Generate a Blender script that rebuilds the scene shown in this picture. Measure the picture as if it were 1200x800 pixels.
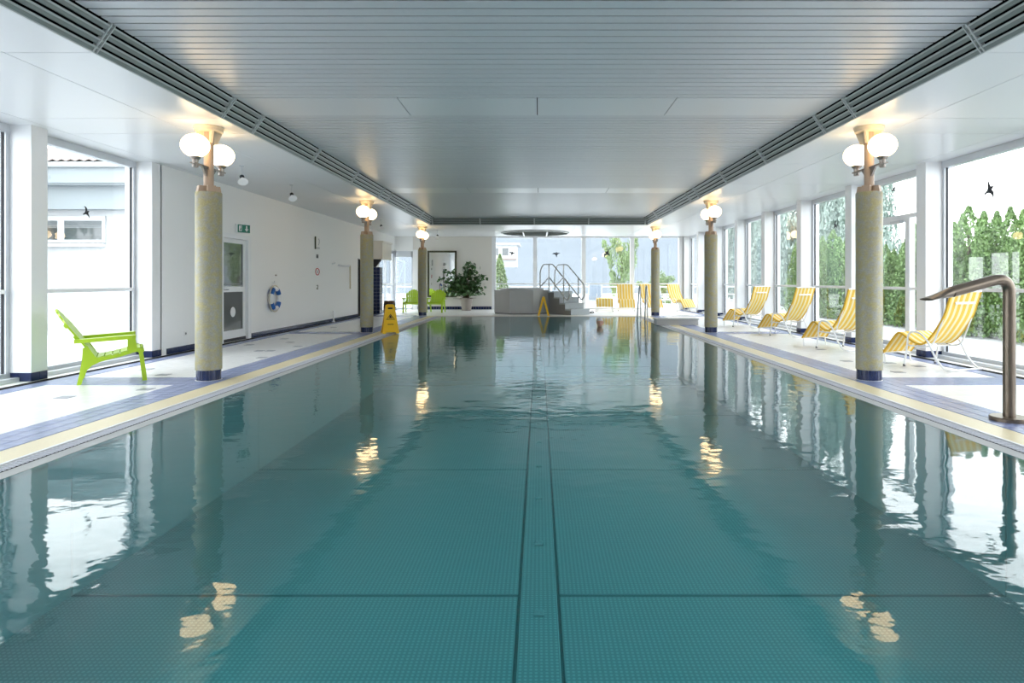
import bpy, bmesh, math, random
from mathutils import Vector, Matrix
random.seed(7)
for o in list(bpy.data.objects):
    bpy.data.objects.remove(o, do_unlink=True)
SC = bpy.context.scene
COL = SC.collection
R = math.radians

# ------------------------------------------------------------------ camera
# metres; camera at the origin of the pool axis looking along +Y, deck level z = 0
F_PX, VPX, VPY, EYE = 740.0, 631.5, 329.0, 1.2
cam_d = bpy.data.cameras.new('camera')
cam = bpy.data.objects.new('camera', cam_d); COL.objects.link(cam)
cam.location = (0, 0, EYE); cam.rotation_euler = (R(90), 0, 0)
cam_d.sensor_width = 36.0; cam_d.lens = F_PX / 1200.0 * 36.0
cam_d.shift_x = -(VPX - 600.0) / 1200.0
cam_d.shift_y = -(400.0 - VPY) / 1200.0
cam_d.clip_end = 600
SC.camera = cam

# ------------------------------------------------------------------ sky and exposure
SKY = 3.4
w = bpy.data.worlds.new('sky'); SC.world = w; w.use_nodes = True
nt = w.node_tree; nt.nodes.clear()
bg = nt.nodes.new('ShaderNodeBackground'); wo = nt.nodes.new('ShaderNodeOutputWorld')
bg.inputs[0].default_value = (0.945, 0.975, 1.0, 1); bg.inputs[1].default_value = SKY
nt.links.new(bg.outputs[0], wo.inputs[0])
SC.view_settings.view_transform = 'Standard'; SC.view_settings.look = 'None'
SC.view_settings.gamma = 1.0; SC.view_settings.use_curve_mapping = False
SC.view_settings.exposure = 1.06
SC.cycles.use_denoising = True
SC.cycles.max_bounces = 12; SC.cycles.diffuse_bounces = 6; SC.cycles.glossy_bounces = 5
SC.cycles.transparent_max_bounces = 24
SC.cycles.caustics_reflective = False; SC.cycles.caustics_refractive = False
SC.cycles.sample_clamp_indirect = 6.0

def portal(name, loc, rot, sx, sy):            # guides sky samples to the window openings, emits nothing
    l = bpy.data.lights.new(name, 'AREA'); l.shape = 'RECTANGLE'; l.size = sx; l.size_y = sy
    l.cycles.is_portal = True
    o = bpy.data.objects.new(name, l); COL.objects.link(o); o.location = loc; o.rotation_euler = rot
    o['kind'] = 'helper'

# ------------------------------------------------------------------ materials
MATS = {}
def new_mat(name):
    m = bpy.data.materials.new(name); m.use_nodes = True
    MATS[name] = m
    return m, m.node_tree, m.node_tree.nodes['Principled BSDF']
def mat(name, col, rough=0.5, metal=0.0, spec=0.5, noise=None, bump=None, emit=None, estr=0, coat=0):
    """noise = (scale, amount) tints the colour; bump = (scale, strength)"""
    m, t, b = new_mat(name)
    b.inputs['Base Color'].default_value = (*col, 1); b.inputs['Roughness'].default_value = rough
    b.inputs['Metallic'].default_value = metal; b.inputs['Specular IOR Level'].default_value = spec
    b.inputs['Coat Weight'].default_value = coat
    if noise:
        tc = t.nodes.new('ShaderNodeTexCoord'); n = t.nodes.new('ShaderNodeTexNoise')
        n.inputs['Scale'].default_value = noise[0]; n.inputs['Detail'].default_value = 4
        t.links.new(tc.outputs['Object'], n.inputs['Vector'])
        r = t.nodes.new('ShaderNodeMix'); r.data_type = 'RGBA'
        r.inputs['A'].default_value = (*[c * (1 - noise[1]) for c in col], 1)
        r.inputs['B'].default_value = (*[min(1, c * (1 + noise[1])) for c in col], 1)
        t.links.new(n.outputs['Fac'], r.inputs['Factor']); t.links.new(r.outputs['Result'], b.inputs['Base Color'])
    if bump:
        tc = t.nodes.new('ShaderNodeTexCoord'); n = t.nodes.new('ShaderNodeTexNoise')
        n.inputs['Scale'].default_value = bump[0]
        t.links.new(tc.outputs['Object'], n.inputs['Vector'])
        bn = t.nodes.new('ShaderNodeBump'); bn.inputs['Strength'].default_value = bump[1]; bn.inputs['Distance'].default_value = 0.01
        t.links.new(n.outputs['Fac'], bn.inputs['Height']); t.links.new(bn.outputs['Normal'], b.inputs['Normal'])
    if emit:
        b.inputs['Emission Color'].default_value = (*emit, 1); b.inputs['Emission Strength'].default_value = estr
    return m
def math_n(t, op, a, b=None, clamp=False):
    n = t.nodes.new('ShaderNodeMath'); n.operation = op; n.use_clamp = clamp
    for i, v in enumerate((a, b)):
        if v is None: continue
        if isinstance(v, (int, float)): n.inputs[i].default_value = v
        else: t.links.new(v, n.inputs[i])
    return n.outputs[0]
def schlick(t, f0, normal=None):
    lw = t.nodes.new('ShaderNodeLayerWeight'); lw.inputs['Blend'].default_value = 0.5
    if normal: t.links.new(normal, lw.inputs['Normal'])
    p = math_n(t, 'POWER', lw.outputs['Facing'], 5.0)
    return math_n(t, 'ADD', math_n(t, 'MULTIPLY', p, 1 - f0), f0, True)
def clear_mat(name, tint, f0, bump=None, rough=0.0):
    """see-through sheet: transparent body, Fresnel-weighted reflection"""
    m, t, b = new_mat(name); t.nodes.remove(b)
    out = t.nodes['Material Output']
    tr = t.nodes.new('ShaderNodeBsdfTransparent'); tr.inputs[0].default_value = (*tint, 1)
    gl = t.nodes.new('ShaderNodeBsdfGlossy'); gl.inputs['Roughness'].default_value = rough
    mx = t.nodes.new('ShaderNodeMixShader')
    nrm = None
    if bump:
        tc = t.nodes.new('ShaderNodeTexCoord'); mp = t.nodes.new('ShaderNodeMapping')
        mp.inputs['Scale'].default_value = bump[3]
        t.links.new(tc.outputs['Object'], mp.inputs['Vector'])
        n = t.nodes.new('ShaderNodeTexNoise'); n.inputs['Scale'].default_value = bump[0]; n.inputs['Detail'].default_value = bump[4]
        n.inputs['Roughness'].default_value = 0.45
        t.links.new(mp.outputs[0], n.inputs['Vector'])
        n2 = t.nodes.new('ShaderNodeTexNoise'); n2.inputs['Scale'].default_value = 0.35
        t.links.new(tc.outputs['Object'], n2.inputs['Vector'])
        amp = math_n(t, 'MULTIPLY', math_n(t, 'SUBTRACT', n2.outputs['Fac'], 0.28, True), 2.2)
        h = math_n(t, 'MULTIPLY', n.outputs['Fac'], amp)
        bn = t.nodes.new('ShaderNodeBump'); bn.inputs['Strength'].default_value = bump[1]; bn.inputs['Distance'].default_value = bump[2]
        t.links.new(h, bn.inputs['Height']); nrm = bn.outputs['Normal']
        t.links.new(nrm, gl.inputs['Normal'])
    t.links.new(schlick(t, f0, nrm), mx.inputs[0])
    t.links.new(tr.outputs[0], mx.inputs[1]); t.links.new(gl.outputs[0], mx.inputs[2])
    t.links.new(mx.outputs[0], out.inputs[0])
    return m
def grid_mat(name, col, joint, size, jw, rough, var=0.05, spec=0.5):
    """small square tiles in the XY plane with joints, object coordinates"""
    m, t, b = new_mat(name)
    tc = t.nodes.new('ShaderNodeTexCoord'); br = t.nodes.new('ShaderNodeTexBrick')
    br.offset = 0; br.squash = 1
    br.inputs['Color1'].default_value = (*[c * (1 - var) for c in col], 1)
    br.inputs['Color2'].default_value = (*[min(1, c * (1 + var)) for c in col], 1)
    br.inputs['Mortar'].default_value = (*joint, 1)
    br.inputs['Scale'].default_value = 1; br.inputs['Mortar Size'].default_value = jw
    br.inputs['Brick Width'].default_value = size; br.inputs['Row Height'].default_value = size
    t.links.new(tc.outputs['Object'], br.inputs['Vector'])
    t.links.new(br.outputs['Color'], b.inputs['Base Color'])
    bn = t.nodes.new('ShaderNodeBump'); bn.inputs['Strength'].default_value = 0.3; bn.inputs['Distance'].default_value = 0.002
    bn.invert = True
    t.links.new(br.outputs['Fac'], bn.inputs['Height']); t.links.new(bn.outputs['Normal'], b.inputs['Normal'])
    b.inputs['Roughness'].default_value = rough; b.inputs['Specular IOR Level'].default_value = spec
    return m

mat('white_paint', (0.87, 0.87, 0.87), 0.6)
mat('warm_paint', (0.74, 0.71, 0.66), 0.6)
mat('white_metal', (0.82, 0.83, 0.85), 0.35)
mat('ceiling_panel', (0.74, 0.76, 0.785), 0.3, spec=0.6)
mat('ceiling_board', (0.66, 0.68, 0.71), 0.33, spec=0.65, noise=(30, 0.05))
mat('void_shade', (0.02, 0.02, 0.022), 0.95, spec=0.05)  # near-black stands for the shade inside gaps, slots and openings
mat('louvre', (0.27, 0.295, 0.285), 0.4)
mat('louvre_lit_edge', (0.50, 0.53, 0.52), 0.4)  # paler tone paints the light caught on each blade's inner edge
mat('bracket_metal', (0.62, 0.64, 0.64), 0.35)
mat('aluminium', (0.62, 0.65, 0.69), 0.35, metal=0.3)
mat('gasket', (0.02, 0.022, 0.03), 0.5)
clear_mat('pane_glass', (0.97, 0.985, 0.985), 0.05)
grid_mat('tile_white', (0.86, 0.86, 0.86), (0.72, 0.72, 0.74), 0.10, 0.004, 0.28)
mat('tile_blue', (0.24, 0.285, 0.47), 0.26, noise=(9, 0.22))
mat('tile_grey', (0.30, 0.31, 0.36), 0.3)
mat('tile_navy', (0.013, 0.024, 0.082), 0.2)
mat('grout', (0.42, 0.45, 0.56), 0.8)
mat('coping_yellow', (0.74, 0.64, 0.41), 0.4, noise=(60, 0.08))
mat('coping_white', (0.80, 0.80, 0.80), 0.4)
mat('grate_plastic', (0.56, 0.57, 0.63), 0.6, spec=0.3)
mat('lip_steel', (0.44, 0.45, 0.45), 0.6, spec=0.3)
clear_mat('water', (0.385, 0.79, 0.82), 0.02, bump=(4.5, 0.17, 0.05, (0.8, 1.0, 1.0), 3.0), rough=0.04)
m, t, b = new_mat('pool_steel')
tc = t.nodes.new('ShaderNodeTexCoord'); sp = t.nodes.new('ShaderNodeSeparateXYZ'); t.links.new(tc.outputs['Object'], sp.inputs[0])
def dots(p):
    s = [math_n(t, 'POWER', math_n(t, 'SUBTRACT', math_n(t, 'FRACT', math_n(t, 'DIVIDE', sp.outputs[k], p)), 0.5), 2.0) for k in (0, 1)]
    return math_n(t, 'LESS_THAN', math_n(t, 'ADD', s[0], s[1]), 0.085)
bn = t.nodes.new('ShaderNodeBump'); bn.inputs['Strength'].default_value = 0.35; bn.inputs['Distance'].default_value = 0.004
dd = dots(0.03)
t.links.new(dd, bn.inputs['Height']); t.links.new(bn.outputs['Normal'], b.inputs['Normal'])
mx = t.nodes.new('ShaderNodeMix'); mx.data_type = 'RGBA'
mx.inputs['A'].default_value = (0.42, 0.45, 0.45, 1); mx.inputs['B'].default_value = (0.60, 0.63, 0.63, 1)
t.links.new(dd, mx.inputs['Factor']); t.links.new(mx.outputs['Result'], b.inputs['Base Color'])
b.inputs['Roughness'].default_value = 0.45; b.inputs['Metallic'].default_value = 0.25
mat('pool_steel_plain', (0.50, 0.53, 0.53), 0.42, metal=0.3)
mat('pool_seam', (0.21, 0.24, 0.24), 0.6)
# column render: olive, ochre and grey flecks
m, t, b = new_mat('column_mosaic')
tc = t.nodes.new('ShaderNodeTexCoord'); n1 = t.nodes.new('ShaderNodeTexNoise'); n1.inputs['Scale'].default_value = 17; n1.inputs['Detail'].default_value = 5
n2 = t.nodes.new('ShaderNodeTexVoronoi'); n2.inputs['Scale'].default_value = 70
t.links.new(tc.outputs['Object'], n1.inputs['Vector']); t.links.new(tc.outputs['Object'], n2.inputs['Vector'])
cr = t.nodes.new('ShaderNodeValToRGB'); cr.color_ramp.elements[0].position = 0.38; cr.color_ramp.elements[1].position = 0.66
cr.color_ramp.elements[0].color = (0.32, 0.315, 0.265, 1); cr.color_ramp.elements[1].color = (0.37, 0.325, 0.16, 1)
t.links.new(n1.outputs['Fac'], cr.inputs[0])
mx = t.nodes.new('ShaderNodeMix'); mx.data_type = 'RGBA'; mx.blend_type = 'MULTIPLY'; mx.inputs['Factor'].default_value = 0.3
t.links.new(cr.outputs[0], mx.inputs['A']); t.links.new(math_n(t, 'ADD', n2.outputs['Distance'], 0.45), mx.inputs['B'])
t.links.new(mx.outputs['Result'], b.inputs['Base Color']); b.inputs['Roughness'].default_value = 0.5
mat('bronze_paint', (0.42, 0.31, 0.23), 0.45)
mat('cap_paint', (0.66, 0.56, 0.42), 0.5)
mat('lamp_metal', (0.33, 0.29, 0.26), 0.35, metal=0.6)
mat('globe_glass', (1, 0.9, 0.75), 0.3, emit=(1.0, 0.70, 0.36), estr=3.4)
mat('spot_glow', (1, 0.95, 0.9), 0.3, emit=(1.0, 0.85, 0.66), estr=9.0)
mat('black_plastic', (0.015, 0.015, 0.017), 0.4)
mat('lime_plastic', (0.42, 0.62, 0.02), 0.38)
m, t, b = new_mat('striped_fabric')
tc = t.nodes.new('ShaderNodeTexCoord'); sp2 = t.nodes.new('ShaderNodeSeparateXYZ'); t.links.new(tc.outputs['Object'], sp2.inputs[0])
fr = math_n(t, 'FRACT', math_n(t, 'ADD', math_n(t, 'MULTIPLY', sp2.outputs[1], 1 / 0.115), 0.27))
st = math_n(t, 'LESS_THAN', fr, 0.42)
fr2 = math_n(t, 'FRACT', math_n(t, 'MULTIPLY', sp2.outputs[1], 1 / 0.0192)); st2 = math_n(t, 'MULTIPLY', math_n(t, 'LESS_THAN', fr2, 0.35), 0.25)
mx = t.nodes.new('ShaderNodeMix'); mx.data_type = 'RGBA'
mx.inputs['A'].default_value = (0.86, 0.54, 0.06, 1); mx.inputs['B'].default_value = (0.88, 0.78, 0.48, 1)
t.links.new(math_n(t, 'ADD', st, st2, True), mx.inputs['Factor']); t.links.new(mx.outputs['Result'], b.inputs['Base Color']); b.inputs['Roughness'].default_value = 0.8
b.inputs['Specular IOR Level'].default_value = 0.2
mat('fabric_edge', (0.62, 0.37, 0.025), 0.8)
mat('tube_white', (0.82, 0.83, 0.85), 0.25)
mat('rubber_grey', (0.12, 0.12, 0.13), 0.7)
mat('sign_yellow', (0.86, 0.50, 0.012), 0.35)
mat('print_black', (0.012, 0.012, 0.012), 0.6)
mat('print_white', (0.86, 0.86, 0.86), 0.6)
mat('print_red', (0.55, 0.02, 0.04), 0.6)
mat('print_green', (0.0, 0.16, 0.105), 0.45)
mat('ring_blue', (0.015, 0.12, 0.42), 0.5)
mat('ring_white', (0.80, 0.80, 0.80), 0.5)
mat('rope', (0.62, 0.55, 0.42), 0.8)
mat('steel_warm_reflection', (0.17, 0.135, 0.105), 0.3, metal=0.75)  # stainless steel, its warm reflections put into the brown base colour
mat('chrome', (0.46, 0.47, 0.48), 0.25, metal=0.9)
mat('tub_panel', (0.44, 0.44, 0.44), 0.35, metal=0.4, noise=(3, 0.06))
mat('tub_rim', (0.42, 0.42, 0.43), 0.4, metal=0.3)
mat('stone_grey', (0.46, 0.50, 0.53), 0.55, noise=(25, 0.1))
mat('stone_dark', (0.24, 0.24, 0.24), 0.6, noise=(25, 0.1))
m, t, b = new_mat('mirror'); b.inputs['Metallic'].default_value = 1; b.inputs['Roughness'].default_value = 0.01; b.inputs['Base Color'].default_value = (0.86, 0.87, 0.85, 1)
mat('frame_dark', (0.05, 0.055, 0.025), 0.4)
mat('door_pane', (0.05, 0.06, 0.065), 0.03, spec=1.0)
mat('lower_pane', (0.095, 0.105, 0.105), 0.12, spec=0.6)
mat('plant_leaf', (0.05, 0.125, 0.035), 0.4, noise=(6, 0.5))
mat('plant_stem', (0.12, 0.09, 0.045), 0.7)
mat('pot_clay', (0.36, 0.315, 0.29), 0.7)
mat('soil', (0.04, 0.03, 0.022), 0.95)
mat('barrel_wood', (0.10, 0.048, 0.026), 0.5, noise=(12, 0.3))
mat('barrel_hoop', (0.06, 0.06, 0.06), 0.4, metal=0.6)
mat('skin', (0.62, 0.36, 0.28), 0.5)
mat('hair_grey', (0.70, 0.69, 0.68), 0.7)
mat('swim_dark', (0.05, 0.05, 0.09), 0.7)
mat('eye_dark', (0.03, 0.02, 0.02), 0.3)
mat('lip_red', (0.5, 0.2, 0.18), 0.5)
mat('sandal_black', (0.02, 0.02, 0.022), 0.6)
mat('facade_white', (0.40, 0.415, 0.43), 0.8)
mat('fascia', (0.22, 0.25, 0.27), 0.6)
mat('roof_clay', (0.19, 0.155, 0.145), 0.8, noise=(4, 0.2))
mat('window_dark', (0.04, 0.05, 0.055), 0.08, spec=0.8)
mat('blind_grey', (0.12, 0.135, 0.145), 0.6)
mat('leaf_hedge', (0.15, 0.25, 0.085), 0.6, noise=(3, 0.6))
mat('leaf_light', (0.17, 0.245, 0.10), 0.6, noise=(3, 0.4))
mat('leaf_blue', (0.23, 0.30, 0.265), 0.6, noise=(3, 0.4))
mat('bark', (0.12, 0.10, 0.08), 0.9)
mat('terrace', (0.44, 0.455, 0.47), 0.8, noise=(2, 0.05))
mat('forest_hazed', (0.090, 0.108, 0.128), 0.9, noise=(0.25, 0.12))  # distance haze is put into this bluish base colour
mat('grey_fabric', (0.24, 0.29, 0.36), 0.7)
mat('rail_white', (0.75, 0.77, 0.80), 0.5)

# ------------------------------------------------------------------ mesh helpers
class MB:
    def __init__(s): s.v = []; s.f = []; s.sm = []
    def add(s, vs, fs, smooth=False):
        n = len(s.v); s.v += [tuple(v) for v in vs]; s.f += [tuple(i + n for i in f) for f in fs]; s.sm += [smooth] * len(fs); return s
    def box(s, x0, x1, y0, y1, z0, z1):
        vs = [(x, y, z) for z in (z0, z1) for y in (y0, y1) for x in (x0, x1)]
        return s.add(vs, [(0, 2, 3, 1), (4, 5, 7, 6), (0, 1, 5, 4), (2, 6, 7, 3), (0, 4, 6, 2), (1, 3, 7, 5)])
    def bevbox(s, x0, x1, y0, y1, z0, z1, b):
        """box with bevelled top edge"""
        vs = [(x, y, z0) for y in (y0, y1) for x in (x0, x1)] + [(x, y, z1 - b) for y in (y0, y1) for x in (x0, x1)] + \
             [(x, y, z1) for y in (y0 + b, y1 - b) for x in (x0 + b, x1 - b)]
        fs = [(0, 2, 3, 1), (8, 9, 11, 10)]
        for a in (0, 4):
            fs += [(a, a + 1, a + 5, a + 4), (a + 1, a + 3, a + 7, a + 5), (a + 3, a + 2, a + 6, a + 7), (a + 2, a, a + 4, a + 6)]
        return s.add(vs, fs)
    def prism(s, poly, P, a, b):
        """poly of 2-D points, P maps (u, v, h) to 3-D, extruded h = a..b"""
        n = len(poly)
        vs = [P(u, v, a) for u, v in poly] + [P(u, v, b) for u, v in poly]
        return s.add(vs, [tuple(range(n)), tuple(range(2 * n - 1, n - 1, -1))] + [(i, i + n, (i + 1) % n + n, (i + 1) % n) for i in range(n)])
    def lathe(s, prof, c=(0, 0, 0), n=24, smooth=True, close=False):
        vs = []; fs = []
        for r, z in prof:
            for k in range(n):
                a = 2 * math.pi * k / n
                vs.append((c[0] + r * math.cos(a), c[1] + r * math.sin(a), c[2] + z))
        m = len(prof)
        for i in range(m - 1 + (1 if close else 0)):
            j = (i + 1) % m
            for k in range(n):
                fs.append((i * n + k, i * n + (k + 1) % n, j * n + (k + 1) % n, j * n + k))
        if not close:
            fs.append(tuple(range(n - 1, -1, -1))); fs.append(tuple(range((m - 1) * n, m * n)))
        return s.add(vs, fs, smooth)
    def tube(s, pts, r, n=10, smooth=True, closed=False):
        pts = [Vector(p) for p in pts]; m = len(pts)
        rr = r if isinstance(r, (list, tuple)) else [r] * m
        vs = []; fs = []; up = None
        for i, p in enumerate(pts):
            if closed: d = (pts[(i + 1) % m] - pts[i - 1]).normalized()
            else: d = (pts[min(i + 1, m - 1)] - pts[max(i - 1, 0)]).normalized()
            if up is None:
                up = Vector((0, 0, 1)) if abs(d.z) < 0.9 else Vector((1, 0, 0))
            sx = d.cross(up).normalized(); up = sx.cross(d).normalized()
            for k in range(n):
                a = 2 * math.pi * k / n
                vs.append(p + (sx * math.cos(a) + up * math.sin(a)) * rr[i])
        for i in range(m if closed else m - 1):
            j = (i + 1) % m
            for k in range(n):
                fs.append((i * n + k, j * n + k, j * n + (k + 1) % n, i * n + (k + 1) % n))
        if not closed:
            fs.append(tuple(range(n))); fs.append(tuple(range(m * n - 1, (m - 1) * n - 1, -1)))
        return s.add(vs, fs, smooth)
    def ball(s, c, rx, ry, rz, n=16, m=10):
        prof = [(max(0.02, math.sin(math.pi * i / m)), -math.cos(math.pi * i / m)) for i in range(m + 1)]
        k = len(s.v); s.lathe(prof, (0, 0, 0), n)
        for i in range(k, len(s.v)):
            x, y, z = s.v[i]; s.v[i] = (c[0] + x * rx, c[1] + y * ry, c[2] + z * rz)
        return s
    def mesh(s, name, material):
        me = bpy.data.meshes.new(name); me.from_pydata(s.v, [], s.f); me.update()
        me.polygons.foreach_set('use_smooth', s.sm)
        bm = bmesh.new(); bm.from_mesh(me); bmesh.ops.recalc_face_normals(bm, faces=bm.faces)
        for e in bm.edges:
            if len(e.link_faces) == 2 and e.calc_face_angle(0) > R(38): e.smooth = False
        bm.to_mesh(me); bm.free()
        if material: me.materials.append(MATS[material])
        return me
    def build(s, name, material, parent=None, loc=(0, 0, 0)):
        return link(name, s.mesh(name, material), parent, loc)
def link(name, me, parent=None, loc=(0, 0, 0), rot=(0, 0, 0)):
    o = bpy.data.objects.new(name, me); COL.objects.link(o); o.location = loc; o.rotation_euler = rot
    if parent: o.parent = parent
    return o
def tag(o, label=None, cat=None, group=None, kind=None):
    if label: o['label'] = label
    if cat: o['category'] = cat
    if group: o['group'] = group
    if kind: o['kind'] = kind
    return o
def thing(name, label, cat, loc=(0, 0, 0), rz=0, group=None):
    o = bpy.data.objects.new(name, None); COL.objects.link(o); o.location = loc; o.rotation_euler = (0, 0, rz); o.empty_display_size = 0.1
    return tag(o, label, cat, group)
def struct(name, label=None, loc=(0, 0, 0)):
    o = bpy.data.objects.new(name, None); COL.objects.link(o); o.location = loc; o.empty_display_size = 0.1
    return tag(o, label, None, None, 'structure')
CACHE = {}
def part(parent, name, key, fn, material, loc=(0, 0, 0), rot=(0, 0, 0)):
    """a child mesh; alike parts share mesh data through key"""
    k = (key, material)
    if k not in CACHE:
        mb = MB(); fn(mb); CACHE[k] = mb.mesh(name, material)
    return link(name, CACHE[k], parent, loc, rot)
def bez(pts, rad, n=6):
    """polyline with rounded corners"""
    pts = [Vector(p) for p in pts]; out = [pts[0]]
    for i in range(1, len(pts) - 1):
        p = pts[i]; a = (pts[i - 1] - p); b_ = (pts[i + 1] - p)
        ra = min(rad, a.length * 0.49); rb = min(rad, b_.length * 0.49)
        A = p + a.normalized() * ra; B = p + b_.normalized() * rb
        for k in range(n + 1):
            u = k / n; out.append(A * (1 - u) ** 2 + p * 2 * u * (1 - u) + B * u ** 2)
    out.append(pts[-1]); return out
def catmull(pts, n=6):
    P = [Vector(p) for p in pts]; P = [P[0] * 2 - P[1]] + P + [P[-1] * 2 - P[-2]]; out = []
    for i in range(1, len(P) - 2):
        for k in range(n):
            u = k / n
            out.append(0.5 * ((2 * P[i]) + (P[i + 1] - P[i - 1]) * u + (2 * P[i - 1] - 5 * P[i] + 4 * P[i + 1] - P[i + 2]) * u * u + (3 * P[i] - P[i - 1] - 3 * P[i + 1] + P[i + 2]) * u ** 3))
    out.append(P[-2]); return out
XZ = lambda y0: (lambda u, v, h: (u, y0 + h, v))
XY = lambda z0: (lambda u, v, h: (u, v, z0 + h))
YZ = lambda x0: (lambda u, v, h: (x0 + h, u, v))

# ------------------------------------------------------------------ main dimensions
H = 3.06; HR = 3.29                       # side ceiling, raised middle ceiling
WX = 6.05; GX = 6.35                      # wall face, glass line
YB, YE = -2.6, 26.45                      # back wall, end wall
PX = 3.27; PY0, PY1 = 0.5, 21.2           # water edge
LIP, GRT, CW, CO, BB = 3.385, 3.50, 3.53, 3.785, 4.20
TRO, TRI = 3.63, 3.47; TRY1 = 21.0        # louvre slot outer / inner, far end
BAYS = [-1.75 + 2.35 * k for k in range(13)]
COLS = [7.65, 14.68, 21.7]
portal('sky_portal_right', (GX + 0.25, 11.9, 1.5), (0, R(90), 0), 3.0, 29)
portal('sky_portal_left', (-GX - 0.25, 3.7, 1.5), (0, R(-90), 0), 3.0, 12.6)
portal('sky_portal_end', (2.1, YE + 0.3, 1.5), (R(-90), 0, 0), 8.2, 3.0)

# ------------------------------------------------------------------ floor
FL = MB()
CI = CO - 0.01; CE = CI - PX               # the slab stops under the coping
FL.box(-GX - 0.2, -CI, YB, YE, -0.2, 0); FL.box(CI, GX + 0.2, YB, YE, -0.2, 0)
FL.box(-CI, CI, YB, PY0 - CE, -0.2, 0); FL.box(-CI, CI, PY1 + CE, YE + 0.2, -0.2, 0)
floor = tag(FL.build('floor', 'tile_white'), 'white tiled pool deck with blue tile bands', None, None, 'structure')
T = 0.1383
tile_me = MB().bevbox(-T / 2 + 0.003, T / 2 - 0.003, -T / 2 + 0.003, T / 2 - 0.003, -0.002, 0.006, 0.002).mesh('blue_tile', 'tile_blue')
MB().box(-BB, -CO, PY0 - 0.3, PY1 + 0.3, -0.01, 0.0025).build('grout_bed', 'grout', floor)
MB().box(CO, BB, PY0 - 0.3, PY1 + 0.3, -0.01, 0.0025).build('grout_bed', 'grout', floor)
rest = MB(); near = []
ny = int((PY1 + 0.3 - PY0 + 0.3) / T)
for s in (-1, 1):
    for j in range(ny):
        y = PY0 - 0.3 + (j + 0.5) * T
        for i in range(3):
            x = s * (CO + (i + 0.5) * T)
            if 4.55 <= y < 4.55 + 49 * T: near.append((x, y))
            else: rest.bevbox(x - T / 2 + .003, x + T / 2 - .003, y - T / 2 + .003, y + T / 2 - .003, -.002, .006, .002)
for x, y in near: link('blue_tile', tile_me, floor, (x, y, 0))
# bands along the glass and across the deck at every column
for s in (-1, 1):
    for j in range(int((YE - YB) / 0.2)):
        y = YB + j * 0.2
        rest.bevbox(min(s * 5.68, s * 5.885), max(s * 5.68, s * 5.885), y, y + 0.196, -.002, .004, .001)
    for yc in COLS:
        for j in range(4):
            y = yc - 0.1 - 0.275 + j * T
            for i in range(10):
                x = BB + 0.003 + i * 0.148
                rest.bevbox(min(s * x, s * (x + .143)), max(s * x, s * (x + .143)), y, y + T - 0.004, -.002, .005, .002)
o = rest.build('blue_tile_field', 'tile_blue', floor); tag(o, kind='stuff')
PIX = [(76, 465.4), (172, 432.6), (191.7, 439), (171, 456), (292, 404), (304, 411), (316.6, 411), (307, 419), (333, 397), (340, 401), (349, 406),
       (391, 383.6), (394, 387), (400, 389), (992, 423), (1052.5, 436), (1076, 429), (1042, 425), (962, 409.5)]
acc = MB().bevbox(-.07, .07, -.07, .07, -.002, .004, .001).mesh('accent_tile', 'tile_grey')
for px, py in PIX:
    d = F_PX * EYE / (py - VPY); link('accent_tile', acc, floor, ((px - VPX) * d / F_PX, d, 0))
for s in (-1, 1):                          # slot drain at the foot of the glass, dark strip widened to include its shadow
    MB().box(min(s * 5.89, s * 6.01), max(s * 5.89, s * 6.01), YB, YE, -0.01, 0.004).build('slot_drain', 'void_shade', floor)

# ------------------------------------------------------------------ swimming pool
pool = struct('swimming_pool', 'stainless steel swimming pool with overflow gutter')
PZ = -1.0
ys = [PY0, 1.47, 4.42, 7.37, 10.32, 13.27, 16.22, 19.17, PY1]
for a, b_ in zip(ys[:-1], ys[1:]):
    for x0, x1 in ((-PX, -0.145), (0.145, PX)):
        MB().bevbox(x0, x1, a + 0.02, b_ - 0.02, PZ - 0.05, PZ, 0.004).build('floor_panel', 'pool_steel', pool)
MB().box(-PX, PX, PY0, PY1, PZ - 0.06, PZ - 0.006).build('seam_bed', 'pool_seam', pool)
MB().bevbox(-0.125, 0.125, PY0, PY1, PZ - 0.05, PZ + 0.012, 0.006).build('channel_cover', 'pool_steel', pool)
nz = MB().bevbox(-.035, .035, -.03, .03, 0, .02, .008).mesh('inlet_nozzle', 'pool_steel_plain')
for k in range(16): link('inlet_nozzle', nz, pool, (0.0, 1.95 + 1.1 * k, PZ + 0.011))
for a, b_ in zip(ys[:-1], ys[1:]):
    for s in (-1, 1):
        MB().box(min(s * PX, s * (PX + .1)), max(s * PX, s * (PX + .1)), a + .004, b_ - .004, PZ - .05, -0.03).build('wall_panel', 'pool_steel_plain', pool)
for y0 in (PY0 - 0.1, PY1):
    MB().box(-PX, PX, y0, y0 + 0.1, PZ - .05, -0.03).build('wall_panel', 'pool_steel_plain', pool)
def ring(mb, xi, xo, z0, z1, gap=0.0):
    """rectangular frame around the basin between offsets xi..xo from the water edge"""
    a, b_ = xi - PX, xo - PX
    mb.box(-xo, -xi, PY0 - b_, PY1 + b_, z0, z1); mb.box(xi, xo, PY0 - b_, PY1 + b_, z0, z1)
    mb.box(-xi, xi, PY0 - b_, PY0 - a, z0, z1); mb.box(-xi, xi, PY1 + a, PY1 + b_, z0, z1); return mb
ring(MB(), PX - .0, LIP, -0.04, -0.006).build('overflow_lip', 'lip_steel', pool)
ring(MB(), LIP, GRT + .006, -0.06, -0.012).build('gutter_channel', 'void_shade', pool)
g = MB()
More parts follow.
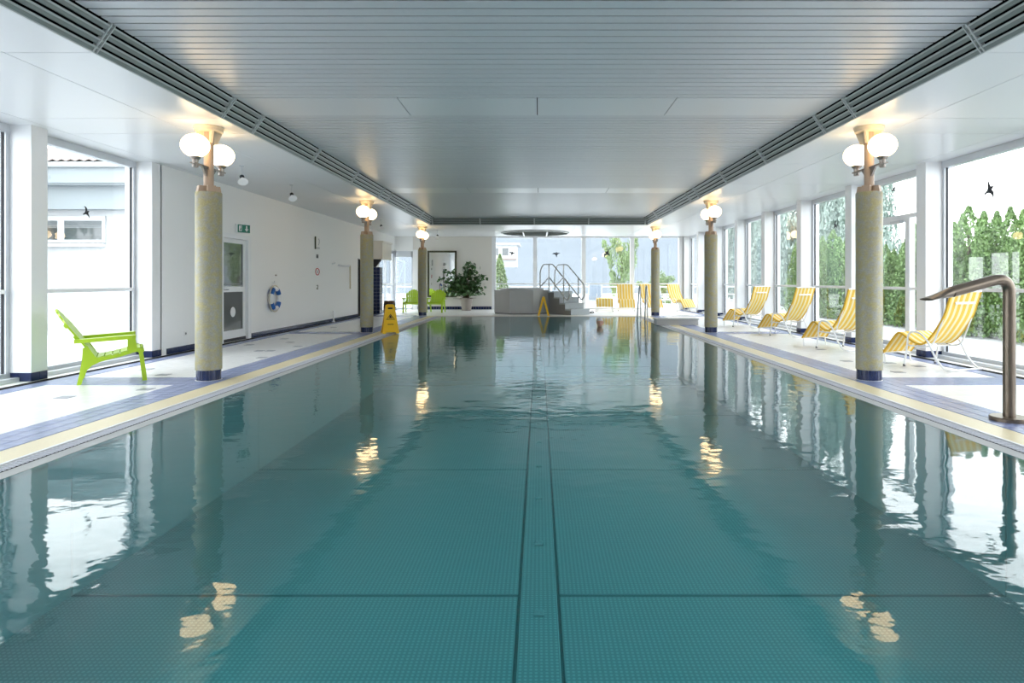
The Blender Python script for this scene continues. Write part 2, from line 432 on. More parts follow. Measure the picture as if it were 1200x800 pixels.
for s in (-1, 1):
    n = int((PY1 - PY0 + 0.2) / 0.036)
    for k in range(n):
        y = PY0 - 0.1 + k * 0.036
        g.box(min(s * (LIP + .004), s * (GRT - .006)), max(s * (LIP + .004), s * (GRT - .006)), y, y + 0.018, -0.004, 0.0)
    g.box(min(s * (LIP + .05), s * (LIP + .058)), max(s * (LIP + .05), s * (LIP + .058)), PY0 - .1, PY1 + .1, -0.010, -0.003)
for y0 in (PY0 - GRT + PX + .004, PY1 + LIP - PX + .004):
    for k in range(int(2 * LIP / 0.022)):
        x = -LIP + k * 0.022; g.box(x, x + .012, y0, y0 + GRT - LIP - .01, -0.004, 0)
tag(g.build('gutter_grate', 'grate_plastic', pool), kind='stuff')
ring(MB(), GRT + .006, CW, -0.05, 0.004).build('edge_strip', 'coping_white', pool)
ring(MB(), CW, CO - .002, -0.2, 0.003).build('coping', 'coping_yellow', pool)
wm = MB(); wm.add([(-PX - .02, PY0 - .02, -.008), (PX + .02, PY0 - .02, -.008), (PX + .02, PY1 + .02, -.008), (-PX - .02, PY1 + .02, -.008)], [(0, 1, 2, 3)])
tag(wm.build('pool_water', 'water'), 'calm teal water filling the long swimming pool', 'water', None, 'stuff')

# ------------------------------------------------------------------ ceiling
ceil = struct('ceiling', 'white ceiling with panelled sides and a raised boarded middle')
MB().box(-GX - .3, GX + .3, YB - .2, YE + .3, HR + 0.05, HR + 0.25).build('roof_slab', 'white_paint', ceil)
for s in (-1, 1):
    MB().box(min(s * (TRO + .02), s * (GX + .2)), max(s * (TRO + .02), s * (GX + .2)), YB, YE + .1, H + 0.012, H + 0.05).build('backing', 'void_shade', ceil)
MB().box(-TRO, TRO, TRY1 + .06, YE + .1, H + 0.012, H + 0.05).build('backing', 'void_shade', ceil)
MB().box(-TRI, TRI, YB, TRY1 - .0, HR + 0.007, HR + 0.05).build('backing', 'void_shade', ceil)  # black sheet paints the shadow gaps between the boards
brk = []
for c in (-6.4, 0.6, 7.6, 14.62):
    brk += [c - 0.38, c + 0.38, c + 2.45, c + 4.55]
brk = sorted(y for y in brk if y > YB)
rows = [YB] + [y for y in brk if y < TRY1 - .5] + [21.0, 23.6, YE]
for a, b_ in zip(rows[:-1], rows[1:]):
    for s in (-1, 1):
        for x0, x1 in ((TRO + .012, 4.358), (4.366, 5.928), (5.936, GX + .15)):
            x0 = x0 if a < 20.9 or x0 > 4 else TRO + .012
            MB().box(min(s * x0, s * x1), max(s * x0, s * x1), a + .004, b_ - .004, H, H + .012).build('ceiling_panel', 'ceiling_panel', ceil)
for a, b_ in ((TRY1 + .03, 23.6), (23.6, YE)):
    for x0, x1 in ((-TRO, -1.25), (-1.25, 1.25), (1.25, TRO)):
        MB().box(x0 + .003, x1 - .003, a + .004, b_ - .004, H, H + .012).build('ceiling_panel', 'ceiling_panel', ceil)
# boards of the raised middle, flat panels over each column line
PIT = 0.14
bands = [(0.22, 0.98), (7.22, 7.98), (14.2, 15.0)]
bd_me = MB().add([(-TRI, 0, .02), (TRI, 0, .02), (TRI, .003, 0), (-TRI, .003, 0), (-TRI, PIT - .022, 0), (TRI, PIT - .022, 0), (TRI, PIT - .019, .02), (-TRI, PIT - .019, .02)],
                 [(0, 1, 2, 3), (3, 2, 5, 4), (4, 5, 6, 7), (0, 7, 6, 1), (0, 3, 4, 7), (1, 6, 5, 2)]).mesh('ceiling_board', 'ceiling_board')
segs = [(YB, .22), (.98, 7.22), (7.98, 14.2), (15.0, TRY1 - .01)]
for a, b_ in segs:
    n = int((b_ - a) / PIT + 0.5); p = (b_ - a) / n
    for k in range(n): link('ceiling_board', bd_me, ceil, (0, a + k * p, HR))
for a, b_ in bands:
    for x0, x1 in ((-TRI, -1.62), (-1.62, -0.02), (-0.02, 1.58), (1.58, TRI)):
        MB().box(x0 + .005, x1 - .005, a + .002, b_ - .008, HR - .002, HR + .018).build('band_panel', 'ceiling_panel', ceil)
# louvre slot: slanted blades on the step between the two ceilings
def blade(mb, t0, t1, L0, L1, side):
    pass
NB = 4
for s in (-1, 1):
    # back of the slot
    MB().box(min(s * (TRO + .10), s * (TRO + .02)), max(s * (TRO + .10), s * (TRO + .02)), YB, TRY1 + .1, H - .0 + .05, HR + .05).build('slot_back', 'void_shade', ceil)
    MB().box(min(s * TRI, s * (TRO + .02)), max(s * TRI, s * (TRO + .02)), YB, TRY1 + .1, HR + .03, HR + .05).build('slot_top', 'void_shade', ceil)
    MB().box(min(s * (TRO - .006), s * (TRO + .012)), max(s * (TRO - .006), s * (TRO + .012)), YB, TRY1 + .02, H - .004, H + .03).build('slot_edge', 'bracket_metal', ceil)
    for k in range(NB):
        zc = H + 0.012 + k * 0.057; xc = TRO - 0.018 - k * 0.038
        poly = [(xc + .010, zc - .006), (xc + .022, zc - .004), (xc + .014, zc + .032), (xc - .010, zc + .032), (xc - .006, zc + .022)]
        bl_ = MB().prism([(s * u, v) for u, v in poly], lambda u, v, h: (u, h, v), YB, TRY1 - k * 0.038).build('louvre_blade', 'louvre', ceil)
        lp = [(xc - .013, zc + .022), (xc - .007, zc + .020), (xc - .006, zc + .034), (xc - .016, zc + .034)]
        MB().prism([(s * u, v) for u, v in lp], lambda u, v, h: (u, h, v), YB, TRY1 - k * 0.038 - .002).build('blade_lit_edge', 'louvre_lit_edge', bl_)  # light on the blade edge, added as a paler strip
    for y in brk:
        if y > TRY1 - .3 or y < 3: continue
        for dy in (-.02, .02):
            MB().prism([(s * (TRO - .010), H - .004), (s * (TRI - .008), HR - .006), (s * (TRI + .02), HR + .02), (s * (TRO + .02), H + .02)], lambda u, v, h: (u, h, v), y + dy - .005, y + dy + .005).build('slot_bracket', 'bracket_metal', ceil)
for k in range(NB):
    zc = H + 0.012 + k * 0.057; yc = TRY1 + .0 - 0.018 - k * 0.038
    xw = TRO - k * .038
    poly = [(yc + .010, zc - .006), (yc + .022, zc - .004), (yc + .014, zc + .032), (yc - .010, zc + .032), (yc - .006, zc + .022)]
    bl_ = MB().prism(poly, lambda u, v, h: (h, u, v), -xw, xw).build('louvre_blade', 'louvre', ceil)
    MB().prism([(yc - .013, zc + .022), (yc - .007, zc + .020), (yc - .006, zc + .034), (yc - .016, zc + .034)], lambda u, v, h: (h, u, v), -xw + .004, xw - .004).build('blade_lit_edge', 'louvre_lit_edge', bl_)
MB().box(-TRO, TRO, TRY1 + .03, TRY1 + .06, H + .02, HR + .05).build('slot_back', 'void_shade', ceil)
MB().box(-TRO, TRO, TRY1 - .004, TRY1 + .03, H - .004, H + .03).build('slot_edge', 'bracket_metal', ceil)
for x in (-3.53, -1.95, -.15, 1.65, 3.53):
    MB().prism([(TRY1 - .004, H), (TRY1 - .164, HR - .004), (TRY1 - .14, HR + .02), (TRY1 + .02, H + .02)], lambda u, v, h: (h, u, v), x - .02, x + .02).build('slot_bracket', 'bracket_metal', ceil)
# round louvre rosette over the whirlpool
ro = thing('ceiling_vent', 'round slatted metal vent in the ceiling above the grey whirlpool', 'vent', (-0.14, 24.4, H))
rad = 1.27
part(ro, 'vent_ring', 'vent_ring', lambda m: m.lathe([(rad, 0), (rad + .05, -.005), (rad + .05, -.04), (rad, -.05), (rad - .02, -.03)], n=48, close=True), 'bracket_metal')
part(ro, 'vent_backing', 'vent_back', lambda m: m.lathe([(rad, -.002), (rad, -.008)], n=48, smooth=False), 'louvre')
for k in range(9):
    y = -1.08 + k * 0.27; hw = math.sqrt(rad * rad - y * y) - .02
    MB().prism([(y - .05, -.03), (y - .04, -.055), (y + .05, -.02), (y + .05, -.008)], lambda u, v, h: (h, u, v), -hw, hw).build('vent_slat', 'louvre', ro)
for x in (-.45, .45):
    hw = math.sqrt(rad * rad - x * x) - .01
    MB().box(x - .025, x + .025, -hw, hw, -.07, -.03).build('vent_crossbar', 'bracket_metal', ro)

# ------------------------------------------------------------------ walls, pillars, windows
def pillar(parent, s, y, w=0.125):
    MB().box(min(s * WX, s * (GX + .12)), max(s * WX, s * (GX + .12)), y - w, y + w, 0.105, H).build('pillar', 'white_metal', parent)
    pl = MB().box(min(s * (WX + .006), s * (GX + .11)), max(s * (WX + .006), s * (GX + .11)), y - w + .006, y + w - .006, 0, .105).build('skirting_core', 'grout', parent)
    for k in range(2):
        x0 = WX - .002 + k * .15
        for yy, nm in ((y - w - .002, 0),):
            MB().box(min(s * (x0 + .003), s * (x0 + .146)), max(s * (x0 + .003), s * (x0 + .146)), yy, yy + .012, .003, .103).build('skirting_tile', 'tile_navy', parent)
        yy = y - w + k * w
        MB().box(min(s * (WX - .003), s * (WX + .009)), max(s * (WX - .003), s * (WX + .009)), yy + .003, yy + w - .003, .003, .103).build('skirting_tile', 'tile_navy', parent)
WIN = [0]
def bay(s, y0, y1, transom=1.07, door=False):
    """one glazed bay in the side walls between pillar centres y0..y1"""
    WIN[0] += 1
    wd = struct('window_%d' % WIN[0])
    a, b_ = y0 + .125, y1 - .125; x = s * GX
    bx = lambda m, d0, d1, ya, yb, za, zb: m.box(x - d0 if s > 0 else x - d1, x + d1 if s > 0 else x + d0, ya, yb, za, zb)
    fr = MB()
    bx(fr, .04, .05, a, a + .05, .06, H); bx(fr, .04, .05, b_ - .05, b_, .06, H)
    bx(fr, .05, .06, a, b_, H - .10, H); bx(fr, .05, .06, a, b_, .05, .10)
    fr.build('window_frame', 'aluminium', wd)
    bx(MB(), .16, .12, a, b_, 0, .05).build('window_sill', 'aluminium', wd)
    gk = MB(); bx(gk, .012, .012, b_ - .066, b_ - .05, .1, H - .1); bx(gk, .012, .012, a + .05, a + .058, .1, H - .1); gk.build('gasket', 'gasket', wd)
    bx(MB(), .035, .035, a + .05, b_ - .05, transom - .025, transom + .025).build('transom', 'white_metal', wd)
    if not door:
        for za, zb in ((.1, transom - .025), (transom + .025, H - .1)):
            bx(MB(), .004, .004, a + .05, b_ - .05, za, zb).build('pane', 'pane_glass', wd)
    else:
        zt = 2.28; bx(MB(), .04, .05, a + .05, b_ - .05, zt, zt + .07).build('transom', 'white_metal', wd)
        bx(MB(), .004, .004, a + .05, b_ - .05, zt + .07, H - .1).build('pane', 'pane_glass', wd)
        yd = a + .62
        bx(MB(), .045, .05, yd, yd + .09, .06, zt).build('door_post', 'white_metal', wd)
        for ya, yb, nm in ((a + .05, yd, 'side_pane'), (yd + .15, b_ - .11, 'door_pane')):
            for za, zb in ((.12, transom - .03), (transom + .03, zt - .06)):
                bx(MB(), .004, .004, ya, yb, za, zb).build('pane', 'pane_glass', wd)
        lf = MB(); bx(lf, .03, .03, yd + .09, yd + .15, .07, zt); bx(lf, .03, .03, b_ - .11, b_ - .05, .07, zt); bx(lf, .03, .03, yd + .15, b_ - .11, zt - .06, zt); bx(lf, .03, .03, yd + .15, b_ - .11, .07, .13)
        lf.build('door_leaf', 'white_metal', wd)
        bx(MB(), .10, -.03, yd + .2, yd + .5, zt - .08, zt - .03).build('door_closer', 'aluminium', wd)
    return wd
wl = struct('wall_left', 'white left wall with glazed bays, a door and tiled skirting')
wr = struct('wall_right', 'white pillars of the fully glazed right wall')
for y in BAYS:
    if y < 10.3: pillar(wl, -1, y)
    pillar(wr, 1, y)
for a, b_ in zip(BAYS[:-1], BAYS[1:]):
    if b_ < 10.3: bay(-1, a, b_)
    bay(1, a, b_, door=(abs(a - 10.0) < .1))
MB().box(WX, GX + .1, BAYS[-1] - .1, YE + .3, 0, H).build('corner_post', 'white_metal', wr)
for s, par in ((-1, wl), (1, wr)):
    MB().box(min(s * WX, s * (GX + .1)), max(s * WX, s * (GX + .1)), YB, BAYS[0] - .1, 0, H).build('wall_stub', 'white_paint', par)
# solid part of the left wall with two openings
DY0, DY1, DZ = 12.05, 13.16, 2.07
W0 = 10.1
for y0, y1, z0, z1 in ((W0, DY0, 0, H), (DY0, DY1, DZ, H), (DY1, 21.15, 0, H), (21.15, 22.3, 1.95, H), (22.3, 23.95, 0, H), (23.95, YE + .2, 2.45, H)):
    MB().box(-GX - .1, -WX, y0, y1, z0, z1).build('wall_segment', 'white_paint', wl)
MB().box(-WX - .6, -WX - .28, DY0 - .1, DY1 + .1, 0, DZ + .1).build('wall_reveal', 'white_paint', wl)
wb = tag(MB().box(-GX - .2, GX + .2, YB - .2, YB, 0, H + .3).build('wall_back', 'white_paint'), None, None, None, 'structure')
# skirting of navy tiles along the left wall
bl = struct('baseboard_left', 'navy tile skirting along the white left wall')
core = MB(); tl = MB()
for y0, y1 in ((W0 + .15, DY0 - .08), (DY1 + .08, 21.1), (22.35, 23.9)):
    core.box(-WX, -WX + .006, y0, y1, 0, .10)
    n = int((y1 - y0) / .11); p = (y1 - y0) / n
    for k in range(n): tl.box(-WX, -WX + .011, y0 + k * p + .003, y0 + (k + 1) * p - .003, .003, .098)
core.build('grout_bed', 'grout', bl); tag(tl.build('skirting_tiles', 'tile_navy', bl), kind='stuff')
# door 1
dr = struct('door_1', 'white framed glass door in the left wall with a white disc on its lower pane')
f = MB(); xw = -WX
f.box(xw - .12, xw + .02, DY0 - .06, DY0 + .03, 0, DZ + .06); f.box(xw - .12, xw + .02, DY1 - .05, DY1 + .08, 0, DZ + .06); f.box(xw - .12, xw + .02, DY0 + .03, DY1 - .05, DZ - .03, DZ + .06)
DY0 += .03; DY1 -= .05; DZ -= .03
f.build('door_frame', 'white_metal', dr)
lf = MB(); xl = xw - .04
lf.box(xl - .04, xl, DY0 + .005, DY0 + .10, .01, DZ - .005); lf.box(xl - .04, xl, DY1 - .10, DY1 - .005, .01, DZ - .005)
for z0, z1 in ((.06, .22), (.98, 1.08), (DZ - .09, DZ - .005)): lf.box(xl - .04, xl, DY0 + .10, DY1 - .10, z0, z1)
lf.build('door_leaf', 'white_metal', dr)
MB().box(xl - .03, xl - .015, DY0 + .10, DY1 - .10, 1.08, DZ - .09).build('upper_pane', 'door_pane', dr)
MB().box(xl - .03, xl - .015, DY0 + .10, DY1 - .10, .22, .98).build('lower_pane', 'lower_pane', dr)
MB().box(xl - .035, xl + .01, DY0 + .005, DY1 - .005, .0, .06).build('kick_plate', 'gasket', dr)
md = MB(); md.lathe([(.10, 0), (.10, .004)], n=28, smooth=False); o = md.build('white_disc', 'print_white', dr, (xl - .014, (DY0 + DY1) / 2, .58)); o.rotation_euler = (0, R(90), 0)
hd = MB(); hd.tube(bez([(xl, DY0 + .05, 1.03), (xl + .055, DY0 + .05, 1.03), (xl + .055, DY0 + .2, 1.03)], .02), .011); hd.box(xl - .002, xl + .006, DY0 + .03, DY0 + .07, .93, 1.10); hd.build('door_handle', 'chrome', dr)
# door 2: dark opening beside the showers
d2 = struct('door_2', 'dark doorway with navy frame in the left wall')
MB().box(xw - .12, xw - .08, 21.16, 22.29, 0, 1.94).build('door_leaf', 'void_shade', d2)
MB().box(xw - .08, xw + .01, 21.10, 21.17, 0, 1.95).build('door_frame', 'gasket', d2)
MB().box(xw - .08, xw + .01, 22.28, 22.33, 0, 1.95).build('door_frame', 'gasket', d2)
# tiled pier of the shower niche, with hood above
pier = thing('shower_pier', 'navy tiled shower pier with dark sloping top by the left wall', 'shower', (-5.97, 23.15, 0))
MB().box(-.07, .16, -.12, .28, 0, 1.70).build('pier_core', 'grout', pier)
ptile = MB().box(.002, .112, -.006, .006, .002, .128).mesh('pier_tile', 'tile_navy')
ptile2 = MB().box(-.006, .006, .002, .128, .002, .128).mesh('pier_tile', 'tile_navy')
for k in range(13):
    for i in range(2): link('pier_tile', ptile, pier, (-.067 + i * .114, -.121, k * .1305))
    for i in range(3): link('pier_tile', ptile2, pier, (.161, -.12 + i * .132, k * .1305))
MB().prism([(-.07, 1.70), (.0, 1.70), (.2, 1.93), (.2, 1.99), (-.07, 1.99)], XZ(0), -.11, -.02).build('sloped_cap', 'gasket', pier)
hood = tag(MB().bevbox(-WX, -WX + .42, 22.75, 24.1, 1.99, 2.58, .02).build('ventilation_box', 'warm_paint'), 'cream box mounted high on the left wall above the navy shower pier', 'box')
MB().box(-WX - .02, -WX + .46, 22.7, 24.15, 2.58, 2.64).build('box_lid', 'warm_paint', hood)
# far window on the left wall
WIN[0] += 1; wd = struct('window_%d' % WIN[0]); x = -WX - .1
f = MB(); f.box(x - .05, x + .05, 23.95, 24.03, 0, 2.45); f.box(x - .05, x + .05, 25.2, 25.28, 0, 2.45); f.box(x - .05, x + .05, YE - .1, YE, 0, 2.45); f.box(x - .05, x + .05, 23.95, YE, 2.35, 2.45); f.box(x - .05, x + .05, 23.95, YE, 0, .08)
f.build('window_frame', 'aluminium', wd); MB().box(x - .04, x + .06, 24.0, YE, 1.03, 1.10).build('transom', 'white_metal', wd)
for y0, y1 in ((24.03, 25.2), (25.28, YE - .1)):
    for z0, z1 in ((.08, 1.03), (1.1, 2.35)): MB().box(x - .004, x + .004, y0, y1, z0, z1).build('pane', 'pane_glass', wd)
# end wall
we = struct('wall_end', 'end wall, white beside the mirror and glazed beyond the whirlpool')
EX0, EX1, EX2 = -6.05, -5.28, -1.97
MB().box(EX0 - .5, EX1, YE, YE + .2, 2.45, H).build('wall_segment', 'white_paint', we)
MB().box(EX1, EX2, YE, YE + .2, 0, H).build('wall_segment', 'warm_paint', we)
MB().box(EX1, EX1 + .2, YE - .03, YE, 0, 2.5).build('wall_trim', 'white_paint', we)
WIN[0] += 1; wd = struct('window_%d' % WIN[0]); y = YE + .1
f = MB(); f.box(EX0 - .1, EX0 + .04, y - .05, y + .05, 0, 2.45); f.box(EX1 - .06, EX1, y - .05, y + .05, 0, 2.45); f.box(EX0, EX1, y - .05, y + .05, 2.2, 2.45); f.box(EX0, EX1, y - .05, y + .05, 0, .08); f.build('window_frame', 'aluminium', wd)
MB().box(EX0, EX1, y - .04, y + .04, 1.03, 1.10).build('transom', 'white_metal', wd)
for z0, z1 in ((.08, 1.03), (1.1, 2.2)): MB().box(EX0 + .04, EX1 - .06, y - .004, y + .004, z0, z1).build('pane', 'pane_glass', wd)
be = struct('baseboard_end', 'navy tile skirting under the mirror')
tl = MB()
for k in range(30): tl.box(EX1 + k * .11, EX1 + k * .11 + .105, YE - .011, YE, .003, .13)
tag(tl.build('skirting_tiles', 'tile_navy', be), kind='stuff')
mul = [EX2 + .08, -.16, 1.88, 3.92, 5.95]
for i, (a, b_) in enumerate(zip(mul[:-1], mul[1:])):
    WIN[0] += 1; wd = struct('window_%d' % WIN[0])
    f = MB(); wdt = .085
    f.box(a - (.12 if i == 0 else 0), a + wdt, y - .08, y + .08, 0, H); f.box(b_ - wdt, b_ + (.1 if i == 3 else 0), y - .08, y + .08, 0, H)
    f.box(a, b_, y - .05, y + .05, H - .05, H); f.box(a, b_, y - .05, y + .05, 0, .08); f.build('window_frame', 'white_metal', wd)
    MB().box(a + wdt, b_ - wdt, y - .03, y + .03, 1.05, 1.10).build('transom', 'white_metal', wd)
    for z0, z1 in ((.08, 1.05), (1.10, H - .05)): MB().box(a + wdt, b_ - wdt, y - .004, y + .004, z0, z1).build('pane', 'pane_glass', wd)

# ------------------------------------------------------------------ columns and their globe lamps
def column(x, y, label):
    c = thing('round_column', label, 'column', (x, y, 0), 0, 'mottled columns along the pool')
    part(c, 'shaft', 'c_shaft', lambda m: m.lathe([(.136, .128), (.148, .132), (.148, 2.262), (.142, 2.27)], n=40), 'column_mosaic')
    part(c, 'skirting_core', 'c_core', lambda m: m.lathe([(.132, 0), (.132, .13)], n=32), 'grout')
    part(c, 'floor_ring', 'c_ring', lambda m: m.lathe([(.15, 0), (.148, .008), (.135, .008)], n=32), 'coping_white')
    def tiles(m):
        for k in range(24):
            a0 = 2 * math.pi * (k + .06) / 24; a1 = 2 * math.pi * (k + .94) / 24
            p = [(.130 * math.cos(a0), .130 * math.sin(a0)), (.138 * math.cos(a0), .138 * math.sin(a0)), (.138 * math.cos(a1), .138 * math.sin(a1)), (.130 * math.cos(a1), .130 * math.sin(a1))]
            m.prism(p, XY(0), .010, .128)
    tag(part(c, 'skirting_tiles', 'c_tiles', tiles, 'tile_navy'), kind='stuff')
    part(c, 'post', 'c_post', lambda m: m.lathe([(.056, 2.26), (.056, H - .01)], n=24), 'bronze_paint')
    for k in range(4):
        part(c, 'foot_fin', 'c_fin', lambda m: m.prism([(.05, 2.268), (.132, 2.268), (.118, 2.345), (.05, 2.345)], XZ(0), -.045, .045), 'bronze_paint', rot=(0, 0, R(45 + 90 * k)))
        part(c, 'cap_fin', 'c_capfin', lambda m: m.prism([(.05, H - .20), (.098, H - .20), (.150, H - .06), (.05, H - .06)], XZ(0), -.014, .014), 'cap_paint', rot=(0, 0, R(45 + 90 * k)))
    part(c, 'cap', 'c_cap', lambda m: m.lathe([(.140, H - .065), (.158, H - .06), (.163, H - .022), (.170, H - .018), (.170, H - .001)], n=40), 'cap_paint')
    return c
def lamp(x, y, sy, label):
    l = thing('globe_lamp', label, 'lamp', (x, y + sy * .30, 2.57), 0 if sy > 0 else math.pi, 'globe lamps on the columns')
    # local +y points away from the column
    part(l, 'globe', 'l_globe', lambda m: m.lathe([(max(.02, .155 * math.sin(R(a))), .205 - .137 * math.cos(R(a))) for a in range(20, 181, 8)], n=28), 'globe_glass')
    part(l, 'lamp_holder', 'l_holder', lambda m: m.lathe([(.032, .0), (.036, .04), (.055, .055), (.062, .076), (.05, .078)], n=20), 'lamp_metal')
    part(l, 'arm', 'l_arm', lambda m: m.box(-.028, .028, -.25, .065, -.012, .004), 'lamp_metal')
    part(l, 'gusset', 'l_gus', lambda m: m.prism([(-.25, -.012), (-.14, -.012), (-.235, -.11), (-.25, -.11)], YZ(0), -.012, .012), 'lamp_metal')
    part(l, 'knob', 'l_knob', lambda m: m.lathe([(.026, -.05), (.034, -.046), (.034, -.012)], n=18), 'lamp_metal')
    return l
what = [{-1: 'mottled round column beside the lime armchair and white door', 1: 'mottled round column in front of the nearest yellow loungers'},
        {-1: 'mottled round column beside the yellow wet floor sign', 1: 'mottled round column between the low grey wall and farthest side lounger'},
        {-1: 'mottled round column between the two lime armchairs by the mirror', 1: 'mottled round column behind the low grey wall and pool ladder'}]
place = ['column by the white glass door', 'column next to the bronze coloured spout', 'column by the wet floor sign', 'column beside the low grey wall', 'column between the lime armchairs', 'column by the pool ladder']
for i, y in enumerate(COLS):
    for j, s in enumerate((-1, 1)):
        column(s * 4.0, y, what[i][s])
        for sy, wd_ in ((-1, 'towards the spout'), (1, 'towards the whirlpool')):
            lamp(s * 4.0, y, sy, 'lit globe lamp on %s, arm %s' % (place[i * 2 + j], wd_))

# ------------------------------------------------------------------ ceiling spots
def spot(x, y, label, tilt):
    t = thing('ceiling_spot', label, 'spotlight', (x, y, H), 0, 'spotlights hung from the side ceiling')
    part(t, 'ceiling_rose', 's_rose', lambda m: m.lathe([(.035, -.001), (.035, -.012), (.012, -.02)], n=16), 'aluminium')
    part(t, 'rod', 's_rod', lambda m: m.tube([(0, 0, -.01), (0, 0, -.17)], .006, 8), 'aluminium')
    h = part(t, 'lamp_head', 's_head', lambda m: m.lathe([(.018, .0), (.034, -.01), (.036, -.06), (.030, -.07)], n=16), 'black_plastic', (0, 0, -.165), tilt)
    part(h, 'reflector', 's_refl', lambda m: m.lathe([(.030, -.068), (.038, -.08), (.078, -.145), (.074, -.145)], n=20), 'print_white')
    part(h, 'bulb', 's_bulb', lambda m: m.lathe([(.066, -.138), (.068, -.144)], n=20, smooth=False), 'spot_glow')
spot(-4.8, 10.2, 'small white spotlight above the white glass door', (R(-32), R(-28), 0))
spot(-4.8, 12.25, 'small white spotlight above the blue and white life ring', (R(-32), R(-28), 0))
spot(-4.8, 19.2, 'small white spotlight above the pale wall rail', (R(-32), R(-20), 0))
spot(-3.74, 23.3, 'small spotlight shining near the dark framed mirror', (R(-40), 0, 0))

# ------------------------------------------------------------------ lime armchairs
def armchair(loc, rz, label):
    c = thing('garden_armchair', label, 'armchair', loc, rz, 'lime garden armchairs'); c.scale = (.85, 1, 1)
    M = 'lime_plastic'
    side = [(0, 0), (.05, 0), (.075, .08), (.115, .165), (.17, .215), (.25, .25), (.35, .275), (.5, .302), (.62, .335), (.70, .36), (.69, .395), (.5, .345), (.36, .318), (.24, .305), (.205, .32), (.115, .45), (.065, .42), (.058, .30), (.03, .13)]
    for s in (-1, 1):
        part(c, 'rear_leg', 'a_rear%d' % s, lambda m: m.prism(side, XZ(s * .275), -.018, .018), M)
        part(c, 'front_leg', 'a_front%d' % s, lambda m: m.prism([(.755, 0), (.81, 0), (.80, .1), (.755, .385), (.70, .405), (.665, .37), (.71, .34)], XZ(s * .295), -.028, .028), M)
        part(c, 'arm_support', 'a_sup%d' % s, lambda m: m.prism([(.575, .33), (.70, .355), (.66, .53), (.575, .53)], XZ(s * .295), -.022, .022), M)
        part(c, 'armrest', 'a_arm%d' % s, lambda m: m.add(
            [(u, s * v, z + h) for h in (-.045, 0) for u, v, z in ((-.03, .265, .525), (.2, .25, .535), (.45, .235, .548), (.64, .235, .556), (.675, .27, .558), (.675, .345, .558), (.63, .375, .556), (.4, .37, .546), (.15, .34, .533), (-.03, .315, .525))],
            [tuple(range(10)), tuple(range(19, 9, -1))] + [(i, i + 10, (i + 1) % 10 + 10, (i + 1) % 10) for i in range(10)]), M)
    seat = [(.225, .307), (.315, .320), (.405, .335), (.495, .352), (.585, .372), (.672, .392), (.745, .400)]
    for k in range(6):
        (u0, z0), (u1, z1) = seat[k], seat[k + 1]
        def sl(m, u0=u0, z0=z0, u1=u1, z1=z1):
            u1 -= .014
            m.prism([(u0, z0 - .022), (u1, z1 - .022), (u1, z1), (u0, z0)], XZ(0), -.262, .262)
        part(c, 'seat_slat', 'a_seat%d' % k, sl, M)
    part(c, 'seat_lip', 'a_lip', lambda m: m.prism([(.738, .378), (.75, .402), (.772, .385), (.778, .345), (.762, .34)], XZ(0), -.27, .27), M)
    # fan back: seven slats in the inclined plane from (0.20, 0.30) to (-0.25, 0.865)
    p0 = Vector((.205, 0, .30)); dv = Vector((-.455, 0, .565)); L = dv.length; dv.normalize(); nv = Vector((dv.z, 0, -dv.x))
    B = lambda u, v, h: p0 + dv * v + Vector((0, u, 0)) + nv * h
    for k in range(7):
        q = (k - 3) / 3.0
        wb_, wt = .064, .082
        cb, ct = q * .205, q * .255
        top = L - .17 * q * q
        def sl(m, cb=cb, ct=ct, top=top, q=q):
            m.prism([(cb - wb_ / 2, .0), (cb + wb_ / 2, .0), (ct + wt / 2 - .002, top - .04 - .05 * max(0, q)), (ct + wt * .25, top - .02 * q), (ct - wt * .25, top + .02 * q), (ct - wt / 2 + .002, top - .04 + .05 * min(0, q))], B, -.012, .012)
        part(c, 'back_slat', 'a_back%d' % k, sl, M)
    for v, hw in ((.03, .25), (.33, .27), (.50, .262)):
        part(c, 'back_crossbar', 'a_bar%d' % int(v * 100), lambda m: m.prism([(-hw, v - .025), (hw, v - .025), (hw, v + .025), (-hw, v + .025)], B, -.034, -.008), M)
    return c
armchair((-5.47, 7.50, 0), R(33), 'lime plastic garden armchair alone by the large side window')
armchair((-4.86, 24.45, 0), R(-86), 'lime plastic garden armchair in front of the far glass door')
armchair((-3.90, 24.45, 0), R(-94), 'lime plastic garden armchair standing under the dark framed mirror')

